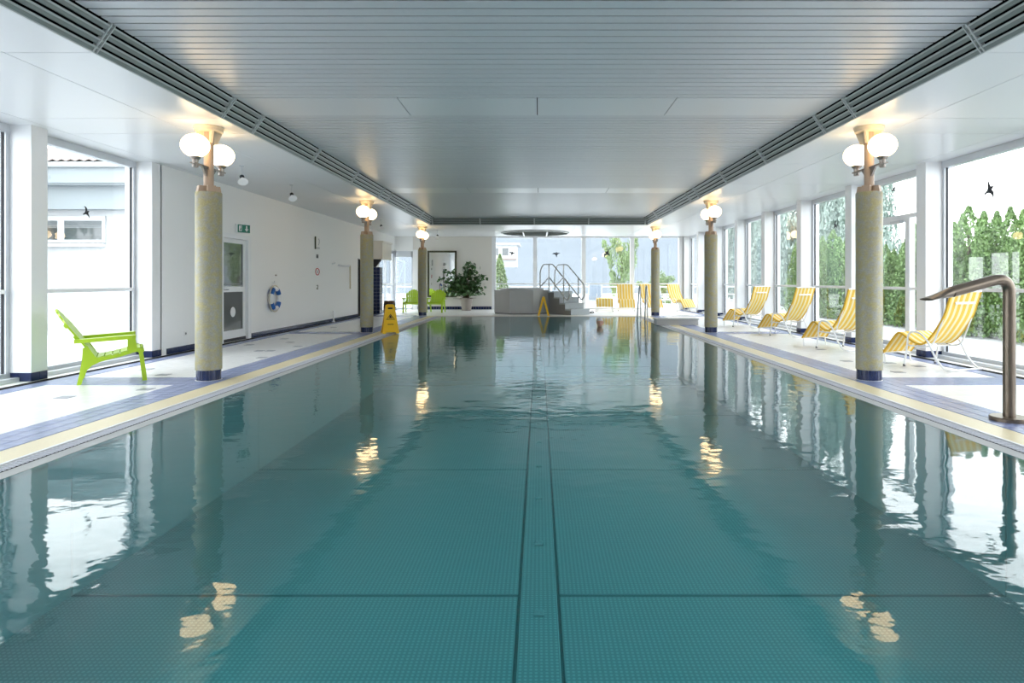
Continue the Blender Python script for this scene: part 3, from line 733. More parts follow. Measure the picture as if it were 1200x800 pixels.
# ------------------------------------------------------------------ yellow loungers
PROF = [(-.02, 1.06), (.03, .90), (.10, .70), (.26, .45), (.37, .345), (.44, .325), (.52, .35), (.66, .43), (.73, .462), (.79, .43), (.90, .285), (1.0, .15)]
def lounger(loc, rz, label, group='yellow striped loungers', prof=None, key='y'):
    c = thing('sun_lounger', label, 'lounger', loc, rz, group)
    P = catmull([(u, 0, z) for u, z in (prof or PROF)], 5); hw = .30
    def fab(m):
        n = len(P); vs = []
        for off in (0.006, -0.006):
            for i, p in enumerate(P):
                d = (P[min(i + 1, n - 1)] - P[max(i - 1, 0)]).normalized(); nn = Vector((-d.z, 0, d.x))
                for y in (-hw, -hw * .5, 0, hw * .5, hw):
                    sag = -.012 * (1 - (y / hw) ** 2)
                    q = p + nn * (off - sag); vs.append((q.x, y, q.z))
        fs = []
        for i in range(n - 1):
            for j in range(4):
                a = i * 5 + j; fs.append((a, a + 1, a + 6, a + 5)); b0 = a + n * 5; fs.append((b0, b0 + 5, b0 + 6, b0 + 1))
        for i in range(n - 1):
            for j in (0, 4):
                a = i * 5 + j; fs.append((a, a + 5, a + 5 + n * 5, a + n * 5))
        for j in range(4):
            for i in (0, n - 1):
                a = i * 5 + j; fs.append((a, a + n * 5, a + 1 + n * 5, a + 1))
        m.add(vs, fs, True)
    part(c, 'fabric', 'lo_fab' + key, fab, 'striped_fabric')
    for s in (-1, 1):
        part(c, 'fabric_edge', 'lo_edge%d' % s + key, lambda m: m.tube([(p.x, s * hw, p.z) for p in P], .0125, 8), 'fabric_edge')
        part(c, 'side_hoop', 'lo_hoop%d' % s, lambda m: m.tube(bez([(.64, s * .325, .0), (.60, s * .325, .25), (.575, s * .325, .49), (.42, s * .325, .50), (.30, s * .325, .40), (.18, s * .325, .15), (.06, s * .325, .018), (-.02, s * .325, .018)], .09), .0135, 10), 'tube_white')
        part(c, 'seat_rail', 'lo_rail%d' % s, lambda m: m.tube(bez([(.60, s * .30, .30), (.42, s * .295, .29), (.25, s * .295, .31), (.10, s * .29, .70)], .08), .011, 8), 'tube_white')
        part(c, 'foot_cap', 'lo_cap%d' % s, lambda m: m.lathe([(.017, 0), (.017, .03)], c=(.64, s * .325, 0), n=10), 'rubber_grey')
    part(c, 'rear_crossbar', 'lo_cb', lambda m: m.tube(bez([(.02, -.325, .018), (-.035, -.325, .018), (-.035, .325, .018), (.02, .325, .018)], .04), .0135, 8), 'tube_white')
    part(c, 'seat_crossbar', 'lo_cb2', lambda m: m.tube([(.42, -.31, .29), (.42, .31, .29)], .011, 8), 'tube_white')
    part(c, 'top_crossbar', 'lo_top' + key, lambda m: m.tube([(P[0].x, -hw, P[0].z), (P[0].x, hw, P[0].z)], .0125, 8), 'tube_white')
    fp = P[-1]
    part(c, 'foot_support', 'lo_foot' + key, lambda m: m.tube(bez([(fp.x - .02, -.27, .0), (fp.x, -.27, fp.z), (fp.x, .27, fp.z), (fp.x - .02, .27, .0)], .04), .011, 8), 'tube_white')
    part(c, 'head_strap', 'lo_strap' + key, lambda m: m.box(P[0].x + .012, P[0].x + .022, -.2, .2, P[0].z - .17, P[0].z - .14), 'print_white')
    return c
def lng(ax, ay, ang, label, **k):
    """ax, ay = pool-side rear foot; ang = facing angle"""
    f = Vector((math.cos(ang), math.sin(ang), 0)); left = Vector((-f.y, f.x, 0))
    p = Vector((ax, ay, 0)) - left * .31 + f * .02
    lounger((p.x, p.y, 0), ang, label, **k)
lng(5.42, 8.30, R(113), 'yellow striped sun lounger directly behind the curved bronze coloured spout')
lng(5.24, 10.70, R(113), 'yellow striped sun lounger half hidden by a round column, beside the glass door')
lng(5.42, 13.3, R(120), 'yellow striped sun lounger in the row by the glass, second from the low grey wall')
lng(5.42, 15.9, R(122), 'yellow striped sun lounger in the row by the glass, closest to the low grey wall')
lounger((3.5, 25.75, 0), R(-92), 'yellow striped sun lounger against the end glass, behind the pool ladder')
lounger((4.42, 25.75, 0), R(-80), 'yellow striped sun lounger against the end glass, behind a round column')
lounger((5.45, 25.65, 0), R(-62), 'yellow striped sun lounger in the glazed far corner')
LOWP = [(-.35, .50), (-.2, .46), (.0, .42), (.2, .37), (.37, .325), (.44, .315), (.52, .34), (.66, .42), (.73, .50), (.79, .49), (.90, .38), (1.0, .20)]
lounger((2.60, 25.2, 0), R(-94), 'yellow striped sun lounger lowered flat, beside the whirlpool steps', prof=LOWP, key='low')

# ------------------------------------------------------------------ water spout on the right edge
sp_ = thing('water_spout', 'bronze coloured curved water spout on the right pool edge', 'spout', (4.03, 5.41, 0))
part(sp_, 'base_flange', 'w_fl', lambda m: m.lathe([(.145, 0), (.145, .034), (.138, .040)], n=40), 'steel_warm_reflection')
part(sp_, 'pipe', 'w_pipe', lambda m: m.tube(bez([(0, 0, .03), (0, 0, 1.24), (-.42, -.01, 1.128), (-.50, -.01, 1.105)], .15, 12), .047, 24), 'steel_warm_reflection')
def noz(m):
    a = [(0, .047, .047), (-.06, .06, .036), (-.14, .085, .020), (-.215, .10, .011)]
    vs = []; fs = []; n = 20
    for dx, ry, rz in a:
        for k in range(n):
            t_ = 2 * math.pi * k / n
            vs.append((-.50 + dx, -.01 + ry * math.cos(t_), 1.105 + dx * .30 + rz * math.sin(t_)))
    for i in range(3):
        for k in range(n): fs.append((i * n + k, i * n + (k + 1) % n, (i + 1) * n + (k + 1) % n, (i + 1) * n + k))
    fs += [tuple(range(n)), tuple(range(4 * n - 1, 3 * n - 1, -1))]
    m.add(vs, fs, True)
part(sp_, 'nozzle', 'w_noz', noz, 'steel_warm_reflection')

# ------------------------------------------------------------------ things on the left wall
lr = thing('life_ring', 'blue and white life ring hung on the white left wall', 'life ring', (-WX + .075, 14.3, .80), 0)
def torus(m, a0, a1, Rr, r, n=18, closed=False):
    pts = [(0, Rr * math.cos(R(a0 + (a1 - a0) * i / n)), Rr * math.sin(R(a0 + (a1 - a0) * i / n))) for i in range(n + (0 if closed else 1))]
    m.tube(pts, r, 12, True, closed)
part(lr, 'ring_body', 'lr_b', lambda m: torus(m, 0, 360, .225, .05, 40, True), 'ring_white')
for k in range(4): part(lr, 'colour_band', 'lr_c%d' % k, lambda m: torus(m, 25 + 90 * k, 65 + 90 * k, .225, .0525, 10), 'ring_blue')
part(lr, 'grab_rope', 'lr_r', lambda m: torus(m, 0, 360, .295, .011, 40, True), 'rope')
part(lr, 'hanging_hook', 'lr_h', lambda m: m.tube([(-.07, 0, .36), (-.02, 0, .36), (-.01, 0, .40)], .008, 6), 'aluminium')
tag(MB().lathe([(.018, 0), (.018, .02), (.01, .03)], n=12).build('wall_hook', 'lamp_metal', None, (-WX, 14.5, 1.33)), 'small dark hook on the white wall above the life ring', 'hook').rotation_euler = (0, R(90), 0)
# exit sign: box on a bracket, green face towards the deck
ex = thing('exit_sign', 'green emergency exit sign in a white housing above the glass door', 'sign', (-WX + .03, 12.74, 2.25), R(-25)); ex.scale = (1, .85, 1.05)
MB().box(-.02, .03, .12, .24, -.06, .10).build('wall_bracket', 'white_metal', ex)
MB().box(.01, .07, -.18, .2, -.085, .085).build('sign_housing', 'white_metal', ex)
fc = MB().box(.07, .076, -.145, .195, -.075, .075).build('sign_face', 'print_green', ex)
pg = MB(); Pf = lambda u, v, h: (.076 + h, u, v)
pg.prism([(-.115, -.05), (-.035, -.05), (-.035, .055), (-.115, .055)], Pf, 0, .002)
pg.prism([(.08, .055), (.115, .055), (.115, -.005), (.15, -.005), (.0975, -.055), (.045, -.005), (.08, -.005)], Pf, 0, .002)
pg.build('pictogram', 'print_white', fc)
mn = MB(); mn.ball((.079, -.06, .035), .001, .012, .012, 10, 6)
mn.prism([(-.075, .02), (-.055, .025), (-.05, -.01), (-.035, -.045), (-.05, -.045), (-.066, -.015), (-.085, -.045), (-.1, -.04), (-.08, -.008)], Pf, .002, .003); mn.build('running_figure', 'print_green', fc)
# small signs in a column
def wallsign(name, y, z, h, w_, label, cat='sign'):
    t = thing(name, label, cat, (-WX, y, z), 0); t.scale = (1, 1.6, 1); return t
sy = 16.95 * WX / 5.95
s1 = wallsign('wall_picture', sy, 2.23, .34, .2, 'narrow framed notice on the white wall, topmost above the round red sign')
MB().box(0, .012, -.10, .10, -.17, .17).build('notice_board', 'print_white', s1)
MB().box(0, .03, -.125, -.10, -.17, .17).build('dark_edge', 'frame_dark', s1)
m_ = MB()
Ps = lambda u, v, h: (.012 + h, u, v)
m_.prism([(.02, .12), (.06, .13), (.09, .08), (.085, .0), (.04, -.06), (.02, -.055), (.06, .0), (.065, .08), (.05, .105)], Ps, 0, .003)
for u in (-.07, -.02, .03, .075): m_.prism([(u - .012, -.16), (u + .012, -.16), (u + .008, -.11), (u - .006, -.10)], Ps, 0, .003)
m_.build('printed_mark', 'tile_grey', s1)
s2 = wallsign('wall_notice', sy, 1.87, .1, .1, 'small square dark notice on the white wall between framed notice and red sign')
MB().box(0, .008, -.045, .045, -.05, .05).build('notice_plate', 'blind_grey', s2); MB().box(.008, .011, -.02, .02, -.03, .0).build('printed_mark', 'print_black', s2)
s3 = wallsign('prohibition_sign', sy, 1.45, .2, .2, 'round white prohibition sign with red rim on the white wall')
o = part(s3, 'sign_disc', 'pr_d', lambda m: m.lathe([(.10, 0), (.10, .006)], n=28, smooth=False), 'print_white', rot=(0, R(90), 0))
part(s3, 'red_rim', 'pr_r', lambda m: torus(m, 0, 360, .088, .012, 32, True), 'print_red', (.005, 0, 0))
part(s3, 'printed_mark', 'pr_m', lambda m: m.box(.006, .009, -.02, .02, -.045, .04), 'tile_grey')
s4 = wallsign('wall_number', sy, 1.03, .1, .1, 'small dark figure two on the white wall below the red sign')
m_ = MB(); m_.prism([(-.035, -.06), (.045, -.06), (.045, -.04), (.0, -.04), (.04, .0), (.042, .035), (.02, .06), (-.015, .06), (-.035, .04), (-.02, .03), (-.008, .042), (.012, .042), (.02, .03), (.018, .01), (-.035, -.04)], lambda u, v, h: (h, u, v), 0, .006); m_.build('figure', 'frame_dark', s4)
# pale L-shaped rail
ra = thing('wall_rail', 'pale L-shaped rail with hanging pole on the white wall', 'rail', (-WX, 19.2, 1.67))
MB().tube(bez([(0, -.75, .03), (.06, -.75, .03), (.06, -.63, .06)], .03), .012).build('end_hook', 'aluminium', ra)
MB().tube([(.06, -.25, 0), (.06, .75, 0)], .028).build('rail_bar', 'rail_white', ra)
for y_ in (-.2, .25, .7): MB().tube([(0, y_, .0), (.06, y_, 0)], .014).build('bracket', 'aluminium', ra)
MB().tube([(.075, .78, .02), (.075, .80, -.72)], .022).build('hanging_pole', 'rope', ra)
wp = thing('floor_post', 'slim white post standing on the deck beside the tiled skirting', 'post', (-WX + .10, 18.3, 0))
part(wp, 'post_base', 'fp_b', lambda m: m.lathe([(.05, 0), (.05, .02), (.025, .04)], n=14), 'white_metal')
part(wp, 'post_tube', 'fp_t', lambda m: m.tube([(0, 0, .03), (0, 0, .34)], .022), 'white_metal')

# ------------------------------------------------------------------ wet floor signs
def wetsign(loc, rz, label):
    t = thing('wet_floor_sign', label, 'floor sign', loc, rz, 'yellow wet floor signs'); t.scale = (1.32, 1.15, 1.0)
    for s in (-1, 1):
        ang = R(13)
        dn = Vector((0, s * math.sin(ang), -math.cos(ang))); nn = Vector((0, s * math.cos(ang), math.sin(ang)))
        top = Vector((0, s * .025, .64))
        Pp = lambda u, v, h, dn=dn, nn=nn, top=top: top + Vector((u, 0, 0)) + dn * v + nn * h
        out = [(-.075, 0), (-.055, -.012), (.055, -.012), (.075, 0), (.10, .25), (.135, .60), (.14, .655), (.09, .655), (.075, .625), (-.075, .625), (-.09, .655), (-.14, .655), (-.135, .60), (-.10, .25)]
        p = part(t, 'sign_panel', 'ws_p%d' % s, lambda m: m.prism(out, Pp, -.009, .009), 'sign_yellow')
        def fl(m):
            for q in (-1, 1):
                m.prism([(q * .075, .01), (q * .139, .64), (q * .121, .64), (q * .06, .01)], Pp, -.05 , -.009)
        part(p, 'side_flange', 'ws_f%d' % s, fl, 'sign_yellow')
        part(p, 'grip_slot', 'ws_g%d' % s, lambda m: m.prism([(-.035, .055), (.035, .055), (.042, .07), (.035, .09), (-.035, .09), (-.042, .07)], Pp, .009, .011), 'print_black')
        def tri(m):
            A, Bq, Cq = (0, .20), (-.075, .335), (.075, .335)
            k = .80; g = (0, .29); inn = [(g[0] + (x_ - g[0]) * k, g[1] + (y_ - g[1]) * k) for x_, y_ in (A, Bq, Cq)]
            o3 = (A, Bq, Cq)
            for i in range(3):
                j = (i + 1) % 3; m.prism([o3[i], o3[j], inn[j], inn[i]], Pp, .009, .0105)
            m.prism([(-.008, .235), (.012, .235), (.014, .262), (.036, .285), (.03, .292), (.008, .275), (.014, .297), (.034, .318), (.026, .322), (-.002, .298), (-.03, .318), (-.036, .312), (-.014, .285), (-.02, .262)], Pp, .009, .0105)
        part(p, 'slip_pictogram', 'ws_t%d' % s, tri, 'print_black')
        def txt(m):
            for i in range(7): m.prism([(-.05 + i * .0145, .43), (-.04 + i * .0145, .43), (-.04 + i * .0145, .452), (-.05 + i * .0145, .452)], Pp, .009, .0105)
        part(p, 'printed_line', 'ws_x%d' % s, txt, 'print_black')
    part(t, 'hinge', 'ws_h', lambda m: m.tube([(-.055, 0, .645), (.055, 0, .645)], .02), 'sign_yellow')
wetsign((-3.42, 14.5, 0), R(20), 'yellow wet floor sign on the pool edge beside a column')
wetsign((0.16, 21.75, 0), R(90), 'yellow wet floor sign seen edge-on in front of the whirlpool')

# ------------------------------------------------------------------ far end: mirror, plant, barrel
mr = thing('wall_mirror', 'large mirror in a dark frame on the end wall', 'mirror', (-4.05, YE - .03, 1.49))
w2, h2 = .61, .97
f = MB()
f.box(-w2, -w2 + .075, -.03, .03, -h2, h2); f.box(w2 - .075, w2, -.03, .03, -h2, h2); f.box(-w2 + .075, w2 - .075, -.03, .03, h2 - .075, h2); f.box(-w2 + .075, w2 - .075, -.03, .03, -h2, -h2 + .075)
f.build('mirror_frame', 'frame_dark', mr)
MB().box(-w2 + .075, w2 - .075, -.006, .02, -h2 + .075, h2 - .075).build('mirror_glass', 'mirror', mr)
def leafquad(m, c, size, rnd, flat=0.5):
    d = Vector((rnd.gauss(0, 1), rnd.gauss(0, 1), rnd.gauss(0, 1) * flat)).normalized(); u = Vector((rnd.gauss(0, 1), rnd.gauss(0, 1), rnd.gauss(0, 1))).cross(d).normalized()
    c = Vector(c); L = size; W = size * .42
    n = len(m.v)
    m.v += [tuple(c - d * L * .5), tuple(c + u * W), tuple(c + d * L * .5), tuple(c - u * W)]
    m.f.append((n, n + 1, n + 2, n + 3)); m.sm.append(False)
def raw_mesh(m, name, material):
    me = bpy.data.meshes.new(name); me.from_pydata(m.v, [], m.f); me.update(); me.materials.append(MATS[material]); return me
pl = thing('potted_plant', 'bushy dark green plant in a clay pot beside the mirror', 'plant', (-2.93, 25.55, 0))
part(pl, 'pot', 'pot', lambda m: m.lathe([(.17, 0), (.19, .01), (.245, .46), (.265, .47), (.265, .52), (.24, .52), (.235, .45)], n=28), 'pot_clay')
part(pl, 'soil', 'soil', lambda m: m.lathe([(.236, .44), (.236, .46)], n=24), 'soil')
rnd = random.Random(3); lm = MB(); sm_ = MB()
for k in range(26):
    a = rnd.uniform(0, 6.28); out = rnd.uniform(.15, .95); h = rnd.uniform(.85, 1.95) - out * .25
    if rnd.random() < .3: h *= .7
    tip = Vector((math.cos(a) * out, math.sin(a) * out * .75, h))
    pts = catmull([(math.cos(a) * .05, math.sin(a) * .05, .45), (math.cos(a) * out * .35, math.sin(a) * out * .25, .45 + (h - .45) * .6), tip], 4)
    sm_.tube(pts, [.014 * (1 - .7 * i / len(pts)) for i in range(len(pts))], 5)
    for i in range(46):
        u = rnd.uniform(.45, 1.0); p = pts[min(len(pts) - 1, int(u * len(pts)))]
        q = p + Vector((rnd.gauss(0, .13), rnd.gauss(0, .12), rnd.gauss(0, .10)))
        q.z = max(q.z, .66)
        leafquad(lm, q, rnd.uniform(.12, .2), rnd)
tag(link('leaf_mass', raw_mesh(lm, 'leaf_mass', 'plant_leaf'), pl), kind='stuff')
sm_.build('stem', 'plant_stem', pl)
ba = thing('wooden_barrel', 'dark wooden barrel beside the far glass door', 'barrel', (-5.35, 22.6, 0))
def stave(m):
    for k in range(16):
        a0 = 2 * math.pi * (k + .04) / 16; a1 = 2 * math.pi * (k + .96) / 16; P_ = [(.175, 0), (.205, .12), (.215, .25), (.205, .38), (.18, .49), (.16, .49), (.16, 0)]
        vs = [(r * math.cos(a), r * math.sin(a), z) for a in (a0, a1) for r, z in P_]
        m.add(vs, [tuple(range(7)), tuple(range(13, 6, -1))] + [(i, i + 7, (i + 1) % 7 + 7, (i + 1) % 7) for i in range(7)])
tag(part(ba, 'staves', 'bst', stave, 'barrel_wood'), kind='stuff')
part(ba, 'barrel_head', 'bhd', lambda m: m.lathe([(.16, .44), (.16, .46)], n=20), 'barrel_wood')
for z in (.1, .36): part(ba, 'hoop', 'bhp%d' % int(z * 100), lambda m: m.lathe([(.206, z), (.213, z + .02), (.208, z + .04), (.198, z + .02)], n=32, close=True), 'barrel_hoop')

# ------------------------------------------------------------------ whirlpool tub with steps and rails
tub = thing('whirlpool_tub', 'grey metal clad eight-sided whirlpool tub', 'hot tub', (-.62, 23.45, 0))
RT = 1.08; TH = .86
oct_ = [(RT * math.cos(R(-112.5 + 45 * k)), RT * .92 * math.sin(R(-112.5 + 45 * k))) for k in range(8)]
for k in range(8):
    p, q = Vector(oct_[k]), Vector(oct_[(k + 1) % 8]); d = (q - p); n_ = Vector((d.y, -d.x)).normalized(); L = d.length; u = d.normalized()
    Pm = lambda a, b_, h, p=p, u=u, n_=n_: (p.x + u.x * a + n_.x * h, p.y + u.y * a + n_.y * h, b_)
    MB().prism([(.012, .05), (L - .012, .05), (L - .012, TH - .02), (.012, TH - .02)], Pm, -.03, 0).build('cladding_panel', 'tub_panel', tub)
    MB().prism([(0, 0), (L, 0), (L, .05), (0, .05)], Pm, -.06, -.02).build('plinth', 'stone_dark', tub)
    MB().tube([(p.x * .995, p.y * .995, .05), (p.x * .995, p.y * .995, TH - .02)], .016, 8).build('corner_post', 'tub_rim', tub)
MB().prism(oct_, lambda u, v, h: (u * 1.015, v * 1.015, h), TH - .02, TH + .012).build('rim', 'tub_rim', tub)
MB().lathe([(.80, TH + .012), (.80, TH + .07), (.74, TH + .075), (.70, TH + .02)], n=32).build('seat_collar', 'tub_rim', tub)
cxs, cys = .72, 23.2                          # stairs descend along u towards the deck
ua = R(-50)
st = thing('tub_steps', 'grey stone steps leading up to the whirlpool tub', 'steps', (cxs, cys, 0), ua)
for k in range(4):
    z1 = TH - .04 - k * .205
    if k < 4:
        MB().box(-.05 + k * .30, .25 + k * .30, -.45, .45, 0.0, z1 - .045).build('step_block', 'stone_dark' if k % 2 else 'stone_dark', st)
        MB().box(-.05 + k * .30 - (.0 if k else 0), .27 + k * .30, -.46, .46, z1 - .045, z1).build('tread', 'stone_grey', st)
        MB().box(.25 + k * .30 - .001, .256 + k * .30, -.45, .45, max(0, z1 - .20), z1 - .045).build('riser', 'stone_grey', st)
for s, lb in ((-1, 'stainless steel handrail on the pool side of the whirlpool steps'), (1, 'stainless steel handrail on the glass side of the whirlpool steps')):
    hr = thing('stair_handrail', lb, 'handrail', (cxs, cys, 0), ua, 'whirlpool handrails')
    y_ = s * .36; zt = 1.80
    loop = bez([(-.62, y_, .86), (-.62, y_, 1.55), (-.46, y_, zt), (.08, y_, zt), (.98, y_, 1.06), (.98, y_, .62), (.86, y_, .50), (-.12, y_, 1.34), (-.60, y_, .98)], .10)
    MB().tube(loop, .025, 10).build('rail_loop', 'chrome', hr)
    MB().tube([(-.12, y_, .86), (-.12, y_, zt - .02)], .025, 10).build('post', 'chrome', hr)
    MB().tube([(.68, y_, .205), (.68, y_, 1.29)], .025, 10).build('post', 'chrome', hr)
# pool ladder
ld = thing('pool_ladder', 'stainless steel pool ladder at the far right of the pool', 'ladder', (3.14, 19.0, 0), R(0))
for s in (-1, 1):
    MB().tube(bez([(s * .12, .42, 0.0), (s * .10, .10, 1.02), (s * .10, -.02, 1.06), (s * .10, -.10, .9), (s * .10, -.16, -.75)], .09), .021, 10).build('grab_rail', 'chrome', ld)
for k in range(3): MB().box(-.11, .11, -.20, -.12, -.22 - .24 * k, -.19 - .24 * k).build('rung', 'chrome', ld)
# low wall across the deck on the right
lw = thing('low_wall', 'low grey metal clad wall across the right deck near the ladder', 'wall', (3.75, 17.3, 0))
MB().bevbox(-.56, .56, -.22, .22, 0.004, .15, .01).build('wall_body', 'tub_rim', lw); MB().box(-.58, .58, -.24, .24, .15, .175).build('wall_cap', 'lip_steel', lw)
# sandals
for x_, y_, r_ in ((1.52, 23.4, 12), (1.63, 23.52, -8)):
    sd = thing('sandal', 'black bathing sandal of a pair left at the foot of the whirlpool steps', 'sandal', (x_ + .32, y_ - .1, 0), R(60 + r_), 'pair of black sandals')
    sole = [(-.13, -.03), (-.12, -.04), (-.03, -.035), (.06, -.048), (.12, -.035), (.14, 0), (.12, .035), (.06, .045), (-.03, .035), (-.12, .04), (-.135, .02)]
    part(sd, 'sole', 'sd_s', lambda m: m.prism(sole, XY(0), 0, .028), 'sandal_black')
    def strap(m):
        pts = [(.05 + .0 * i, .05 * math.cos(R(180 * i / 8)), .025 + .05 * math.sin(R(180 * i / 8))) for i in range(9)]
        vs = [(p[0] + dx, p[1], p[2] + dz) for dz in (0, .006) for p in pts for dx in (-.035, .035)]
        fs = []
        for i in range(8):
            a = 2 * i; fs.append((a, a + 1, a + 3, a + 2)); fs.append((a + 18, a + 20, a + 21, a + 19)); fs.append((a, a + 2, a + 20, a + 18)); fs.append((a + 1, a + 19, a + 21, a + 3))
        m.add(vs, fs, True)
    part(sd, 'strap', 'sd_t', strap, 'sandal_black')

# ------------------------------------------------------------------ swimmer
sw = thing('person', 'swimmer with short grey hair, head above the water, facing the spout end', 'person', (1.62, 16.75, 0))
bm_ = MB()
bm_.ball((0, 0, .10), .078, .098, .115, 20, 14)                     # skull
bm_.ball((0, -.035, .055), .062, .062, .085, 18, 12)                # jaw
bm_.ball((0, -.10, .085), .014, .022, .026, 10, 8)                  # nose
for s in (-1, 1):
    bm_.ball((s * .08, .01, .09), .014, .024, .034, 10, 8)          # ear
    bm_.ball((s * .033, -.083, .115), .026, .014, .012, 10, 6)      # brow
bm_.tube([(0, .03, .03), (0, .07, -.07), (0, .12, -.12)], [.058, .056, .07], 14)
bm_.tube([(0, .10, -.11), (0, .25, -.17), (0, .50, -.24), (0, .72, -.30), (0, .86, -.34)], [.10, .155, .14, .13, .14], 18)
for s in (-1, 1):
    bm_.tube([(s * .08, .14, -.13), (s * .18, .16, -.15), (s * .27, .02, -.20), (s * .33, -.10, -.23), (s * .26, -.30, -.22)], [.075, .065, .048, .042, .028], 12)
    bm_.tube([(s * .26, -.29, -.22), (s * .245, -.335, -.22), (s * .235, -.385, -.222)], [.026, .038, .034], 10)
    for i, (dx, L) in enumerate(((-.030, .060), (-.011, .075), (.009, .072), (.027, .055))):
        bm_.tube([(s * .235 + dx, -.375, -.222), (s * .233 + dx * 1.1, -.375 - L * .55, -.224), (s * .232 + dx * 1.15, -.375 - L, -.234)], [.0095, .009, .0075], 8)
    bm_.tube([(s * .225, -.325, -.222), (s * .195, -.36, -.226), (s * .185, -.385, -.23)], [.011, .0105, .0085], 8)
    bm_.tube([(s * .09, .84, -.34), (s * .13, 1.05, -.42), (s * .14, 1.28, -.46), (s * .13, 1.55, -.50), (s * .12, 1.72, -.50)], [.095, .085, .06, .055, .036], 12)
    bm_.tube([(s * .12, 1.70, -.50), (s * .125, 1.80, -.53), (s * .13, 1.90, -.57)], [.036, .042, .022], 10)
body = bm_.build('body', 'skin', sw)
rm = body.modifiers.new('skin', 'REMESH'); rm.mode = 'VOXEL'; rm.voxel_size = .009; rm.use_smooth_shade = True
sm2 = body.modifiers.new('soft', 'SMOOTH'); sm2.iterations = 3; sm2.factor = .4
hm = MB()
prof = []
hm.lathe([(max(.012, math.sin(R(a))), math.cos(R(a))) for a in range(4, 100, 8)], n=24)
hm.v = [(x * .092, .010 + y * .110, .112 + max(z, .28 if y < -.25 else -.4) * .122) for x, y, z in hm.v]
hm.build('hair', 'hair_grey', sw)
for s in (-1, 1): MB().ball((s * .031, -.088, .098), .011, .006, .007, 10, 6).build('eye', 'eye_dark', sw)
MB().ball((0, -.096, .034), .024, .006, .007, 12, 6).build('mouth', 'lip_red', sw)
MB().lathe([(.145, 0), (.155, .06), (.152, .16), (.14, .2)], n=18).build('swim_trunks', 'swim_dark', sw, (0, .88, -.33)).rotation_euler = (R(77), 0, 0)

# ------------------------------------------------------------------ bird stickers on the panes
BIRD = [(-.02, -.13), (.015, -.125), (.02, -.06), (.05, -.01), (.13, .03), (.20, .035), (.12, .065), (.045, .06), (.03, .10), (.01, .13), (-.012, .10), (-.02, .06), (-.09, .09), (-.16, .06), (-.19, .02), (-.12, .03), (-.06, .0), (-.025, -.05)]
def bird(px, py, plane, label, rot, sc=1.0):
    if plane[0] == 'x':
        X = plane[1]; d = abs(X) * F_PX / abs(px - VPX); z = EYE - (py - VPY) * d / F_PX; loc = (X, d, z)
        P_ = lambda u, v, h: (h, u, v)
    else:
        d = plane[1]; loc = ((px - VPX) * d / F_PX, d, EYE - (py - VPY) * d / F_PX); P_ = lambda u, v, h: (u, h, v)
    c, s = math.cos(R(rot)) * sc, math.sin(R(rot)) * sc
    poly = [(u * c - v * s, u * s + v * c) for u, v in BIRD]
    tag(MB().prism(poly, P_, -.0015, .0015).build('bird_sticker', 'gasket', None, loc), label, 'sticker', 'bird stickers on the glass')
bird(101, 249, ('x', -GX + .008), 'black bird sticker on the left window beside the white house', -60, .5)
bird(1159, 223, ('x', GX - .008), 'black bird sticker on the right window above the hedge', 65, .8)
bird(1048, 222, ('x', GX - .008), 'black bird sticker on the pane above the right glass door', -30, .5)
bird(979, 264, ('x', GX - .008), 'black bird sticker on the right window behind the half hidden lounger', -55, .62)
bird(600, 297, ('y', YE + .09), 'black bird sticker on the end pane over the slim conifer', -10, .75)
bird(652, 298, ('y', YE + .09), 'black bird sticker on the end pane above the whirlpool handrails', 5, .9)
bird(712, 297, ('y', YE + .09), 'black bird sticker on the end pane above the lowered lounger', 55, 1.1)

# ------------------------------------------------------------------ outside
gr = MB(); q_ = GX + .2
gr.box(-45, -q_, YB - 15, 62, -.45, -.06); gr.box(q_, 45, YB - 15, 62, -.45, -.06); gr.box(-q_, q_, YE + .2, 62, -.45, -.06); gr.box(-q_, q_, YB - 15, YB - .2, -.45, -.06)
tag(gr.build('ground', 'terrace'), 'pale terrace and ground around the pool house', 'ground', None, 'structure')
def crown(kind, seed):
    rnd = random.Random(seed); m = MB()
    if kind == 'hedge':                    # conifer hedge tree, height 1, radius about .45
        sub = [(0, 0, 1.0, .30)] + [(.30 * math.cos(k * 1.05 + rnd.uniform(-.3, .3)), .30 * math.sin(k * 1.05 + rnd.uniform(-.3, .3)), rnd.uniform(.68, .96), rnd.uniform(.17, .25)) for k in range(6)]
        for cx, cy, ch_, cr_ in sub:
            for i in range(2300):
                z = rnd.random(); a = rnd.uniform(0, 6.283)
                r = (cr_ * (1 - z ** 2.0) + .012) * rnd.uniform(.75, 1.06) * (1 + .15 * math.sin(a * 4 + z * 21))
                leafquad(m, (cx + r * math.cos(a), cy + r * math.sin(a), .02 + z * .97 * ch_), rnd.uniform(.016, .036), rnd, 1.4)
    elif kind == 'slim':
        for i in range(3000):
            z = rnd.random(); a = rnd.uniform(0, 6.283)
            r = (.24 * (1 - z) ** .75 + .01) * rnd.uniform(.6, 1.05)
            leafquad(m, (r * math.cos(a), r * math.sin(a), .05 + z * .95), rnd.uniform(.02, .05), rnd, 1.6)
    else:                                  # loose deciduous crown in clumps
        cl = [(rnd.gauss(0, .25), rnd.gauss(0, .25), rnd.uniform(.35, .95), rnd.uniform(.08, .2)) for k in range(34)]
        for cx, cy, cz, cr in cl:
            for i in range(130):
                v = Vector((rnd.gauss(0, 1), rnd.gauss(0, 1), rnd.gauss(0, 1))).normalized() * cr * rnd.uniform(.5, 1.05)
                leafquad(m, (cx + v.x, cy + v.y, cz + v.z * .7), rnd.uniform(.025, .05), rnd, .8)
    return m
CR = {k: [crown(k, sd) for sd in ((1, 2) if k != 'slim' else (3,))] for k in ('hedge', 'slim', 'loose')}
CM = {}
